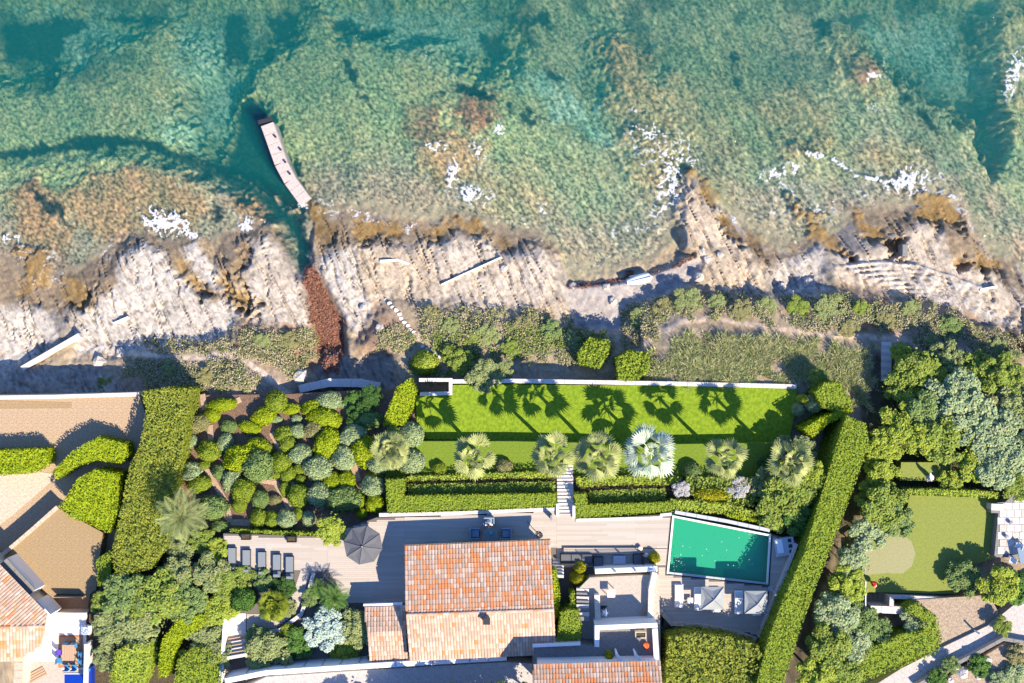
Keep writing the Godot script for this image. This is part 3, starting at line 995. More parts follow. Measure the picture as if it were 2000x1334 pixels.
	for k in 9:
		var v0 := 500.0 + k * 9.5
		stripe([[1630 + k * 22, v0 + 22 - k * 2], [1720 + k * 14, v0 + 12], [1790 + k * 11, v0 + 20 + k * 2], [1860 + k * 12, v0 + 42 + k * 4], [1920 + k * 8, v0 + 66 + k * 6]], 5.0, 1.4, 0.14, 0.16, 1.75, Color(0.46, 0.42, 0.38), 0.5)
	# the gully, filled with dead seagrass
	paint([[588, 515], [615, 515], [640, 570], [672, 625], [680, 700], [668, 745], [622, 745], [618, 690], [604, 600]], 0.6, 0.5, 0.2, 0.35, Color(0.19, 0.08, 0.05), 0.0)
	paint([[628, 690], [680, 690], [760, 690], [780, 760], [600, 765]], 2.0, 0.8, 0.3, 1.6, GREY_ROCK, 0.6)
	# dry banks with thin growth
	paint([[470, 640], [600, 640], [620, 690], [590, 740], [500, 700], [460, 680]], 2.0, 0.7, 0.8, null, Color(0.27, 0.16, 0.10), 0.2)
	paint([[740, 600], [820, 640], [760, 690], [690, 700], [700, 640]], 2.0, 0.7, 0.8, null, Color(0.30, 0.20, 0.13), 0.3)
	paint([[1360, 560], [1500, 580], [1540, 610], [1440, 640], [1340, 610]], 2.0, 0.7, 0.8, null, Color(0.34, 0.25, 0.16), 0.3)
	paint([[1640, 560], [1850, 600], [1990, 650], [1990, 740], [1880, 700], [1700, 660]], 2.0, 0.7, 0.8, null, Color(0.33, 0.23, 0.15), 0.3)
	paint([[1660, 600], [1730, 590], [1740, 640], [1680, 650]], 2.5, 0.4, 0.6, null, Color(0.28, 0.13, 0.06), 0.1, 0.7)
	paint([[230, 700], [560, 720], [580, 780], [240, 790]], 2.0, 0.7, 0.8, null, Color(0.36, 0.27, 0.19), 0.3)
	paint([[-60, 715], [200, 720], [260, 770], [-60, 770]], 1.8, 0.6, 0.4, null, Color(0.36, 0.32, 0.27), 0.6)
	# trodden paths
	var tan := Color(0.56, 0.42, 0.30)
	stripe([[1240, 690], [1280, 655], [1330, 628], [1400, 622], [1500, 640], [1620, 655], [1745, 660]], 10, 3.4, 0.15, 0.12, null, tan, 0.0)
	stripe([[1745, 660], [1830, 678], [1900, 692], [2010, 722]], 14, 2.4, 0.25, 0.2, null, tan.lerp(SCRUB, 0.2), 0.0)
	stripe([[815, 655], [850, 660], [905, 672]], 12, 2.2, 0.25, 0.2, null, tan, 0.0)
	stripe([[205, 690], [270, 690], [330, 699], [400, 698], [442, 688], [480, 702], [520, 730], [568, 772]], 10, 2.2, 0.10, 0.08, null, Color(0.60, 0.47, 0.35), 0.0)
	# the lane and the ground under the eastern trees
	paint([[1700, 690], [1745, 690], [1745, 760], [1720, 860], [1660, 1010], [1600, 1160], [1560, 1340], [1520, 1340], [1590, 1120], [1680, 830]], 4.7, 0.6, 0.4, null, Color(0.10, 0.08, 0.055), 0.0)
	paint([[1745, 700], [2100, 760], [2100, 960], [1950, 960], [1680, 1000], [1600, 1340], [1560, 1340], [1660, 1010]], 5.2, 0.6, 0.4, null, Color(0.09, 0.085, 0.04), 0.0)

# ------------------------------------------------------------------ sea
func make_sea() -> void:
	var b := MB.new()
	b.quad(Vector3(-60, SEA, -45), Vector3(60, SEA, -45), Vector3(60, SEA, 1.5), Vector3(-60, SEA, 1.5), Color.WHITE)
	structure("sea_water", b.mesh(), M.sea_water)
	var fog := FogVolume.new()
	fog.name = "sea_depth"
	fog.size = Vector3(118, 9.0, 46)
	fog.position = Vector3(0, SEA - 4.53, -21.8)
	var fm := FogMaterial.new()
	fm.density = 0.15
	fm.albedo = Color(0.0, 0.70, 0.64)
	fog.material = fm
	fog.set_meta("kind", "structure")
	add_child(fog)

func make_foam() -> void:
	var spots := [[15, 466, 34, 9, -5, 1.0], [45, 490, 14, 12, 30, 0.4], [300, 425, 28, 20, 20, 1.0], [330, 440, 36, 20, 0, 1.0], [345, 425, 26, 12, 20, 1.0], [372, 456, 20, 8, 35, 1.0], [160, 420, 6, 6, 0, 0.5], [482, 440, 14, 15, 0, 1.2], [512, 436, 10, 6, 10, 0.6], [850, 288, 30, 12, -10, 0.8], [885, 340, 12, 34, 10, 0.9], [918, 380, 22, 16, 0, 1.0], [950, 385, 18, 14, 10, 0.5],
		[932, 300, 14, 28, 0, 0.5], [977, 252, 9, 17, 15, 0.9], [1262, 262, 36, 14, 10, 0.6], [1300, 300, 60, 40, 20, 0.4], [1308, 352, 20, 36, 10, 1.0], [1296, 380, 14, 22, 20, 0.9], [1335, 300, 22, 30, -10, 0.5], [1240, 215, 16, 8, 0, 0.3], [1505, 340, 30, 9, -15, 0.9], [1545, 328, 26, 14, -25, 0.9], [1600, 305, 34, 7, 15, 1.0], [1640, 320, 26, 6, 30, 0.8], [1700, 348, 40, 6, 8, 1.0], [1540, 365, 50, 24, 10, 0.3],
		[1765, 355, 40, 24, 5, 1.1], [1800, 345, 46, 18, 10, 0.6], [1850, 380, 26, 6, 20, 0.8], [1880, 420, 10, 30, -20, 0.5], [1705, 150, 20, 14, -20, 0.7], [1722, 126, 8, 10, 0, 0.5], [1700, 210, 30, 10, 0, 0.2], [1985, 130, 18, 30, 10, 0.9], [1970, 170, 14, 24, 10, 0.6], [803, 448, 12, 22, 10, 0.6], [690, 418, 50, 10, 5, 0.5], [590, 405, 10, 10, 0, 0.7], [730, 430, 36, 8, 15, 0.4], [1060, 408, 8, 10, -30, 0.7],
		[1220, 450, 70, 10, -10, 0.35], [1290, 410, 26, 16, -30, 0.6], [1320, 390, 14, 20, 0, 0.8], [1432, 430, 14, 16, 10, 0.6], [1510, 410, 60, 20, 0, 0.25], [1600, 410, 40, 20, 0, 0.3], [1150, 520, 60, 10, -8, 0.15], [90, 500, 24, 24, 0, 0.25], [100, 545, 30, 14, 0, 0.3], [205, 500, 14, 30, 10, 0.3], [1050, 468, 26, 8, 0, 0.3], [640, 405, 14, 20, -10, 0.4], [1930, 430, 26, 14, 0, 0.15], [1690, 380, 40, 20, 0, 0.25]]
	var b := MB.new()
	for s in spots:
		var n := int(s[2] * s[3] * 24.0 * s[5])
		for k in n:
			var a := rng.randf() * TAU
			var q := pow(rng.randf(), 0.6)
			var p := Vector2(cos(a) * s[2], sin(a) * s[3]) * q * 1.4
			p = p.rotated(deg_to_rad(s[4]))
			var w := flat(s[0] + p.x, s[1] + p.y, SEA)
			var lace := absf(N1.get_noise_2d(w.x * 70.0, w.y * 70.0)) + 0.6 * absf(N1.get_noise_2d(w.x * 190.0 + 50.0, w.y * 190.0))
			if lace > 0.075 + 0.40 * s[5] * maxf(0.0, 1.0 - q * 1.15):
				continue
			var y := maxf(SEA + 0.02, ground_height(w.x, w.y) + 0.03) + rng.randf() * 0.02
			if y > SEA + 0.45:
				continue
			var r := 0.018 + 0.05 * pow(rng.randf(), 3.0)
			var m := Vector3(w.x, y, w.y)
			var ring := []
			for j in 5:
				var e := TAU * j / 5.0 + a
				ring.append(m + Vector3(cos(e), rng.randf_range(-0.2, 0.1), sin(e)) * r * rng.randf_range(0.6, 1.5))
			for j in 5:
				b.tri(m + Vector3(0, 0.02, 0), ring[j], ring[(j + 1) % 5], Color.WHITE)
	whole("sea_foam", b.mesh(), M.foam_white, "white foam of the waves breaking over the shore rocks", "foam", "", "stuff")
	var wr := MB.new()   # dead seagrass: mats in the gully and along the tide line
	for q in [[[[590, 520], [612, 518], [636, 570], [668, 625], [676, 690], [664, 730], [632, 725], [622, 690], [606, 600]], 2600], [[[1108, 556], [1170, 552], [1225, 540], [1228, 546], [1170, 560], [1110, 564]], 500], [[[1268, 530], [1330, 512], [1352, 496], [1358, 502], [1330, 520], [1270, 537]], 260], [[[1222, 530], [1240, 528], [1240, 540], [1224, 545]], 60]]:
		var poly := outline(q[0], SEA + 0.4)
		var lo := poly[0]
		var hi := poly[0]
		for e in poly:
			lo = lo.min(e); hi = hi.max(e)
		for k in q[1] * 3:
			var p := Vector2(rng.randf_range(lo.x, hi.x), rng.randf_range(lo.y, hi.y))
			if not Geometry2D.is_point_in_polygon(p + Vector2(N1.get_noise_2d(p.x * 70.0, p.y * 70.0), N1.get_noise_2d(p.x * 70.0 + 300.0, p.y * 70.0)) * (0.7 if q[1] > 1000 else 0.15), poly):
				continue
			var k1 := rng.randf_range(0.5, 1.6)
			var m := Vector3(rng.randf_range(-0.5, 0.5), 1, rng.randf_range(-0.5, 0.5)).normalized()
			var t := m.cross(Vector3(rng.randf_range(-1, 1), 0.1, rng.randf_range(-1, 1))).normalized()
			wr.leaf(Vector3(p.x, ground_height(p.x, p.y) + rng.randf_range(0.03, 0.14), p.y), t, m.cross(t), rng.randf_range(0.07, 0.16), 0.45, Color(0.20 * k1, 0.092 * k1, 0.058 * k1))
	whole("dead_seagrass", wr.mesh(), M.tinted, "rust brown dead seagrass filling the gully and the tide line", "seagrass", "", "stuff")

# ------------------------------------------------------------------ built pieces
func platform(called: String, pts: Array, h: Variant, bottom: float, mat: Material) -> MeshInstance3D:
	var b := MB.new()
	var poly := PackedVector2Array()
	var tops := []
	for q in pts:
		var hh: float = q[2] if q.size() > 2 else h
		poly.append(flat(q[0], q[1], hh))
		tops.append(hh)
	b.prism(poly, bottom, tops)
	return structure(called, b.mesh(), mat)

# an upright wall along a line, its top face shown at `top`
func wall(called: String, label: String, pts: Array, width: float, bottom: float, top: float, mat: Material, cap: Material = null, seg := 0.8, category := "wall") -> Node3D:
	var mid := at(pts[0][0], pts[0][1], bottom)
	var o := thing(called, label, category, mid)
	var b := MB.new()
	for k in pts.size() - 1:
		var p := at(pts[k][0], pts[k][1], top) - Vector3(mid.x, 0, mid.z)
		var q := at(pts[k + 1][0], pts[k + 1][1], top) - Vector3(mid.x, 0, mid.z)
		var d := q - p
		var l := d.length() + (width * 0.5 if k < pts.size() - 2 else 0.0)
		var turn := atan2(-d.z, d.x)
		var c := p + d.normalized() * l * 0.5
		var hgt := top - bottom - (0.07 if cap else 0.0)
		b.block(Vector3(c.x, hgt * 0.5 - 0.003 * k, c.z), Vector3(l, hgt, width - 0.06 if cap else width), turn)
		if cap:
			var n := maxi(1, int(round(l / seg)))
			for j in n:
				var e := p + d.normalized() * l * (j + 0.5) / n
				var s := MB.new()
				s.slab(Vector3.ZERO, Vector3(l / n - 0.015, 0.07, width * rng.randf_range(0.97, 1.03)), 0.015)
				part(o, "coping_stone", s.mesh(), cap, Transform3D(Basis(Vector3.UP, turn), Vector3(e.x, hgt + 0.001 + 0.002 * k, e.z)))
	part(o, "masonry", b.mesh(), mat)
	return o

func steps(called: String, label: String, a: Array, b: Array, width: float, n: int, h0: float, h1: float, mats: Array, thick := 0.5) -> Node3D:
	var p := at(a[0], a[1], h0)
	var q := at(b[0], b[1], h1)
	var d := Vector3(q.x - p.x, 0, q.z - p.z)
	var o := thing(called, label, "stairs", Vector3(p.x, minf(h0, h1) - 0.3, p.z))
	var run := d.length() / n
	var turn := atan2(-d.z, d.x)
	for k in n:
		var h := lerpf(h0, h1, k / float(maxi(1, n - 1)))
		var s := MB.new()
		s.slab(Vector3(0, -thick, 0), Vector3(run + 0.03, thick, width), 0.012)
		part(o, "step", s.mesh(), mats[k % mats.size()], Transform3D(Basis(Vector3.UP, turn), d.normalized() * run * (k + 0.5) + Vector3(0, h - o.position.y, 0)))
	return o

func make_tile() -> void:
	var b := MB.new()   # a half-round clay tile, one metre along z, tapered
	var rings := []
	for k in [[-0.5, 0.42], [0.5, 0.52]]:
		var ring := []
		for j in 7:
			var a := PI * j / 6.0
			ring.append(Vector3(-cos(a) * k[1], sin(a) * 0.42 + (0.12 if k[0] > 0 else 0.0), k[0]))
		rings.append(ring)
	for j in 6:
		b.quad(rings[0][j], rings[0][j + 1], rings[1][j + 1], rings[1][j], Color.WHITE)
	for j in 6:
		b.tri(Vector3(0, 0.12, 0.5), rings[1][j], rings[1][j + 1], Color.WHITE)
	tile_mesh = b.mesh()

# clay tiles laid in columns down one slope; poly in world space, first edge is the eave
func tiled_slope(o: Node3D, called: String, poly: Array, down: Vector3, orange: float, seed_: int, dusk := 1.0) -> void:
	var e: Vector3 = poly[1] - poly[0]
	var n := e.cross(poly[2] - poly[0]).normalized()
	if n.y < 0.0:
		n = -n
	var d := n.cross(e).normalized()
	if d.dot(down) < 0.0:
		d = -d
	var a := n.cross(d).normalized()
	if a.cross(n).dot(d) < 0.0:
		a = -a
	var flat_poly := PackedVector2Array()
	var lo := Vector2(1e9, 1e9)
	var hi := -lo
	for p in poly:
		var q := Vector2((p - poly[0]).dot(a), (p - poly[0]).dot(d))
		flat_poly.append(q)
		lo = lo.min(q); hi = hi.max(q)
	var body := MB.new()
	var idx := Geometry2D.triangulate_polygon(flat_poly)
	var off: Vector3 = o.position
	for k in range(0, idx.size(), 3):
		var t := [poly[idx[k]] - off, poly[idx[k + 1]] - off, poly[idx[k + 2]] - off]
		if (t[1] - t[0]).cross(t[2] - t[0]).y > 0.0:
			t.reverse()
		body.tri(t[0], t[1], t[2], Color.WHITE)
		body.tri(t[2] - n * 0.14, t[1] - n * 0.14, t[0] - n * 0.14, Color.WHITE)
	for k in poly.size():
		var p: Vector3 = poly[k] - off
		var q: Vector3 = poly[(k + 1) % poly.size()] - off
		body.quad(p, q, q - n * 0.14, p - n * 0.14, Color.WHITE)
	var deck := part(o, called, body.mesh(), M.terracotta_base)
	var places := []
	var picks := []
	var pitch := 0.235
	var run := 0.375
	var f := FastNoiseLite.new()
	f.seed = seed_
	f.frequency = 0.55
	var cols := int((hi.x - lo.x) / pitch)
	var rws := int((hi.y - lo.y) / run)
	var r2 := RandomNumberGenerator.new()
	r2.seed = seed_
	for r in rws:
		for c in cols:
			var q := Vector2(lo.x + (c + 0.5) * (hi.x - lo.x) / cols, lo.y + (r + 0.5) * (hi.y - lo.y) / rws)
			if not Geometry2D.is_point_in_polygon(q, flat_poly):
				continue
			var o3: Vector3 = poly[0] + a * q.x + d * q.y + n * (0.005 + r2.randf() * 0.012) - off
			var turn := Basis(n, r2.randf_range(-0.03, 0.03))
			var bs := turn * Basis(a, n, d)
			places.append(Transform3D(Basis(bs.x * pitch * 0.98, bs.y * 0.115, bs.z * run * 1.08), o3))
			var pick := 0
			if r2.randf() + 0.35 * f.get_noise_2d(q.x * 1.6, q.y * 0.9) < orange:
				pick = 4 + r2.randi() % 3
			else:
				pick = [0, 0, 1, 1, 2, 3][r2.randi() % 6]
			picks.append(pick)
	pieces(deck, "roof_tile", tile_mesh, M.tile_mats, M.tile_tones, places, picks)

func make_tile_tones() -> void:
	M.tile_tones = [Color(0.52, 0.36, 0.26), Color(0.46, 0.305, 0.215), Color(0.57, 0.425, 0.325), Color(0.40, 0.295, 0.22), Color(0.60, 0.215, 0.08), Color(0.55, 0.245, 0.115), Color(0.62, 0.27, 0.125)]
	M.tile_mats = []
	for k in 7:
		var m := solid("clay_tile_%d" % k, M.tile_tones[k], 0.95, 0.8, 5.0)
		M.tile_mats.append(m)
	M.board_tones = [Color(0.43, 0.365, 0.30), Color(0.45, 0.385, 0.32), Color(0.41, 0.345, 0.28), Color(0.465, 0.40, 0.335), Color(0.43, 0.37, 0.31)]
	M.board_mats = []
	for k in 5:
		var m := solid("weathered_board_%d" % k, M.board_tones[k], 0.9, 0.5, 5.0)
		M.board_mats.append(m)

# boards laid over an outline; they run along x
func boards(o: Node3D, pts: Array, h: float, turn: float, out_places: Array, out_picks: Array) -> void:
	var poly := PackedVector2Array()
	for q in pts:
		poly.append(flat(q[0], q[1], h).rotated(-turn))
	var lo := poly[0]
	var hi := poly[0]
	for q in poly:
		lo = lo.min(q); hi = hi.max(q)
	var pitch := 0.165
	var z := lo.y + pitch * 0.5
	while z < hi.y:
		var cuts := []
		for k in poly.size():
			var p := poly[k]
			var q := poly[(k + 1) % poly.size()]
			if (p.y > z) != (q.y > z):
				cuts.append(p.x + (q.x - p.x) * (z - p.y) / (q.y - p.y))
		cuts.sort()
		for k in range(0, cuts.size() - 1, 2):
			var x: float = cuts[k]
			var last: float = cuts[k + 1]
			while x < last - 0.05:
				var l := minf(rng.randf_range(2.2, 4.2), last - x)
				if last - x - l < 0.5:
					l = last - x
				var c := Vector2(x + l * 0.5, z).rotated(turn)
				out_places.append(Transform3D(Basis(Vector3.UP, -turn).scaled_local(Vector3(l - 0.008, 0.028, pitch - 0.006)), Vector3(c.x, h + 0.014 + rng.randf() * 0.002, c.y) - o.position))
				out_picks.append(rng.randi() % 5)
				x += l
		z += pitch

# ------------------------------------------------------------------ words for plants
const LANDMARKS := [["the octagonal dark umbrella", 708, 1066], ["the green swimming pool", 1405, 1070], ["the big tiled roof", 935, 1170], ["the silver fan palm", 1270, 885], ["the white sculpture", 1813, 928], ["the red garden ornament", 1703, 1138], ["the pale putting patch", 1740, 1090], ["the coastal stone stairs", 1735, 695], ["the feather palm", 355, 1010], ["the small annex roof", 755, 1235], ["the five grey loungers", 510, 1097],
	["the dining table", 137, 1268], ["the silver shrub", 635, 1235], ["the wooden steps", 463, 1262], ["the right edge terrace", 1970, 1030], ["the white walled patio", 1220, 1180], ["the white upturned boat", 1250, 545], ["the sunken stone nook", 850, 755], ["the curving road", 1880, 1260], ["the straw coloured lawn", 110, 1080], ["the pump cabinet", 1532, 1067], ["the lower right roof", 1165, 1315], ["the tall lane hedge", 1600, 1060], ["the curved lime hedge", 355, 1225]]

func where_label(look: String, u: float, v: float) -> String:
	var order := LANDMARKS.duplicate()
	order.sort_custom(func(a, b): return Vector2(a[1] - u, a[2] - v).length() < Vector2(b[1] - u, b[2] - v).length())
	for k in 5:
		var d := Vector2(u - order[k][1], v - order[k][2])
		var a := fposmod(rad_to_deg(d.angle()) + 22.5, 360.0)
		var word: String = ["right of", "down-right of", "below", "down-left of", "left of", "up-left of", "above", "up-right of"][int(a / 45.0)]
		var near := "close to the" if d.length() < 55.0 else ("some way" if d.length() > 140.0 else "just")
		var text: String = "%s %s %s %s" % [look, near, word, order[k][0]] if near != "close to the" else "%s close %s %s" % [look, word, order[k][0]]
		if not labels.has(text):
			return text
	return look

func _ready() -> void:
	rng.seed = 20240
	# camera: a drone looking straight down
	var cam := Camera3D.new()
	cam.name = "drone_camera"
	cam.position = Vector3(0, EYE, 0)
	cam.rotation_degrees = Vector3(-90, 0, 0)
	cam.fov = rad_to_deg(2.0 * atan(667.0 / FOCAL))
	cam.near = 1.0
	cam.far = 400.0
	add_child(cam)
	# sky
	var sky := ProceduralSkyMaterial.new()
	sky.sky_top_color = Color(0.30, 0.46, 0.74)
	sky.sky_horizon_color = Color(0.62, 0.74, 0.88)
	sky.sky_curve = 0.12
	sky.ground_bottom_color = Color(0.2, 0.28, 0.3)
	sky.ground_horizon_color = Color(0.62, 0.74, 0.88)
	var env := Environment.new()
	env.background_mode = Environment.BG_SKY
	env.sky = Sky.new()
	env.sky.sky_material = sky
	env.background_energy_multiplier = 1.0
	env.tonemap_mode = Environment.TONE_MAPPER_LINEAR
	env.tonemap_exposure = 1.9
	env.volumetric_fog_enabled = true
	env.volumetric_fog_density = 0.0
	env.sdfgi_enabled = true
	env.ssao_enabled = true
	env.ssil_enabled = true
	var we := WorldEnvironment.new()
	we.name = "daylight"
	we.environment = env
	add_child(we)
	# sun: high in the south-east
	var sun := DirectionalLight3D.new()
	sun.name = "sun"
	sun.light_color = Color(1.0, 0.955, 0.88)
	sun.light_energy = 1.6
	sun.light_angular_distance = 0.5
	sun.shadow_enabled = true
	add_child(sun)
	sun.look_at_from_position(Vector3.ZERO, Vector3(-0.5, -0.7071, -0.5), Vector3.UP)

	N1.seed = 1; N1.frequency = 0.01; N1.fractal_octaves = 3
	N2.seed = 2; N2.frequency = 0.01; N2.fractal_octaves = 3
	N3.seed = 3; N3.frequency = 0.01; N3.fractal_octaves = 4
	make_materials()
	make_tile_tones()
	make_tile()
	var ub := MB.new()
	ub.box(Transform3D(), Vector3.ONE)
	unit_box = ub.mesh()
	make_plants()
	make_shore()
	make_sea()
	make_platforms()
	make_foam()
	make_shore_things()
	make_walls()
	make_house()
	make_terrace()
	make_west()
	make_east()
	make_palms()
	make_topiary()
	make_hedges()
	make_trees()
	make_bank_bushes()
	make_scrub()
	for l in labels:
		if labels[l] > 1:
			print("repeated label: ", l, " x", labels[l])

# ------------------------------------------------------------------ ground, lawns, decks
func make_platforms() -> void:
	platform("lawn", [[884, 752], [1000, 751], [1300, 753], [1556, 757], [1556, 790], [1541, 862], [1300, 866], [1000, 860], [815, 858], [812, 772], [884, 772]], LAWN, 5.0, M.lawn_grass)
	platform("garden_strip", [[812, 862], [1000, 862], [1300, 868], [1545, 864], [1505, 940], [1000, 936], [750, 940], [760, 862]], STRIP, 5.0, M.lawn_grass_dull)
	platform("planting_bed", [[742, 934], [1090, 930], [1500, 934], [1510, 1044], [1312, 1006], [1300, 1012], [1122, 1016], [1090, 992], [745, 1006]], BED, 5.0, M.planting_soil)
	var slope := []
	for q in [[350, 772], [560, 770], [740, 762], [815, 760], [822, 858], [812, 940], [742, 950], [738, 1012], [650, 1048], [440, 1044], [330, 1062], [318, 930]]:
		slope.append([q[0], q[1], topiary_height(q[0], q[1])])
	platform("topiary_ground", slope, 7.0, 3.0, M.red_soil)
	var paths := MB.new()
	for line in [[[540, 850], [552, 885], [563, 900]], [[563, 905], [575, 1000]], [[505, 940], [525, 935], [545, 950], [572, 1000]], [[455, 1020], [488, 1022]], [[672, 900], [696, 940]], [[410, 830], [412, 870], [395, 900], [440, 980], [450, 1020], [490, 1020]], [[530, 845], [560, 900], [570, 1000]], [[440, 985], [445, 1015]], [[510, 940], [540, 945], [575, 1010]], [[430, 800], [470, 780]], [[690, 905], [700, 940]], [[395, 770], [400, 800]]]:
		for k in line.size() - 1:
			var h := topiary_height(line[k][0], line[k][1]) + 0.05
			var h2 := topiary_height(line[k + 1][0], line[k + 1][1]) + 0.05
			var p := at(line[k][0], line[k][1], h)
			var q := at(line[k + 1][0], line[k + 1][1], h2)
			var s := (q - p).cross(Vector3.UP).normalized() * 0.24
			paths.quad(p - s, p + s, q + s, q - s, Color.WHITE)
	structure("garden_path", paths.mesh(), M.path_earth)
	platform("terrace_base", [[436, 1042], [640, 1048], [735, 1011], [1090, 1003], [1122, 1003], [1124, 1015], [1311, 1004], [1300, 1122], [1290, 1350], [430, 1350], [436, 1120]], DECK, 6.0, M.dark_board)
	platform("pool_terrace_base", [[1300, 1122], [1502, 1144.5], [1478, 1252], [1290, 1240]], DECK, 6.0, M.dark_board)
	platform("pool_side_base", [[1508, 1044], [1562, 1056], [1540, 1110], [1496, 1215], [1502, 1144.5]], DECK, 6.0, M.dark_board)
	platform("shrub_bed", [[330, 1060], [440, 1044], [436, 1120], [430, 1350], [170, 1350], [175, 1160], [225, 1128], [310, 1112]], 9.4, 5.0, M.planting_soil)
	platform("yard", [[-80, 777], [272, 771], [290, 830], [250, 920], [235, 1000], [222, 1130], [175, 1165], [170, 1210], [-80, 1210]], 7.9, 3.0, M.dry_earth)
	platform("straw_lawn", [[6, 1086], [112, 992], [200, 1040], [186, 1166], [103, 1168]], 9.2, 7.0, M.dry_grass)
	platform("verge", [[-80, 780], [140, 786], [140, 797], [-80, 800]], 7.92, 7.0, M.dry_grass)
	platform("lane", [[-80, 930], [60, 918], [100, 925], [100, 940], [60, 975], [20, 1010], [-80, 1080]], 7.93, 7.0, M.sand_path)
	platform("turf", [[1776, 967], [1950, 973], [1946, 1088], [1900, 1104], [1866, 1160], [1676, 1156], [1670, 1110], [1700, 1050], [1768, 1030]], 9.2, 7.0, M.turf)
	platform("putting_patch", oval(1752, 1082, 36, 40, 0) , 9.215, 9.0, M.putting_turf)
	platform("putting_patch", [[1676, 1078], [1730, 1068], [1742, 1085], [1738, 1118], [1690, 1124], [1674, 1118]], 9.211, 9.0, M.putting_turf)
	platform("turf", [[1760, 903], [1858, 903], [1852, 940], [1758, 938]], 9.0, 7.0, M.turf)
	platform("paved_terrace", [[1936, 984], [1962, 982], [1984, 962], [2080, 960], [2080, 1092], [1942, 1088], [1950, 1002], [1936, 1002]], 10.0, 7.0, M.slate_paving)
	platform("dry_slope", [[1780, 1172], [1932, 1162], [1962, 1218], [1852, 1262], [1820, 1285], [1780, 1240]], 9.8, 7.0, M.stony_earth)
	platform("road", [[1690, 1350], [1760, 1306], [1850, 1260], [1930, 1222], [1976, 1185], [2080, 1110], [2080, 1250], [1960, 1250], [1900, 1284], [1790, 1350]], 10.05, 7.0, M.driveway)
	platform("rock_garden", [[1806, 1350], [1905, 1292], [1965, 1256], [2080, 1262], [2080, 1350]], 10.3, 7.0, M.stony_earth)
	platform("bank", [[1290, 1222], [1478, 1246], [1500, 1250], [1540, 1350], [1290, 1350]], 10.2, 6.0, M.planting_soil)
	platform("patio", [[1128, 1152], [1152, 1128], [1286, 1122], [1290, 1240], [1290, 1300], [1040, 1300], [1040, 1262], [1128, 1262]], PATIO, 9.0, M.patio_paving)
	platform("roof_terrace", [[1166, 1226], [1284, 1221], [1290, 1302], [1046, 1302], [1044, 1262], [1136, 1258], [1166, 1262]], 13.2, 9.0, M.slate_paving)
	platform("driveway", [[440, 1360], [520, 1322], [700, 1310], [990, 1293], [1040, 1296], [1040, 1360]], 11.5, 9.0, M.driveway)
	platform("landing", [[440, 1198], [480, 1198], [480, 1240], [440, 1240]], DECK + 0.04, 9.0, M.pale_stone)

func topiary_height(_u: float, v: float) -> float:
	return lerpf(6.93, 9.0, clampf((v - 768.0) / 276.0, 0.0, 1.0))

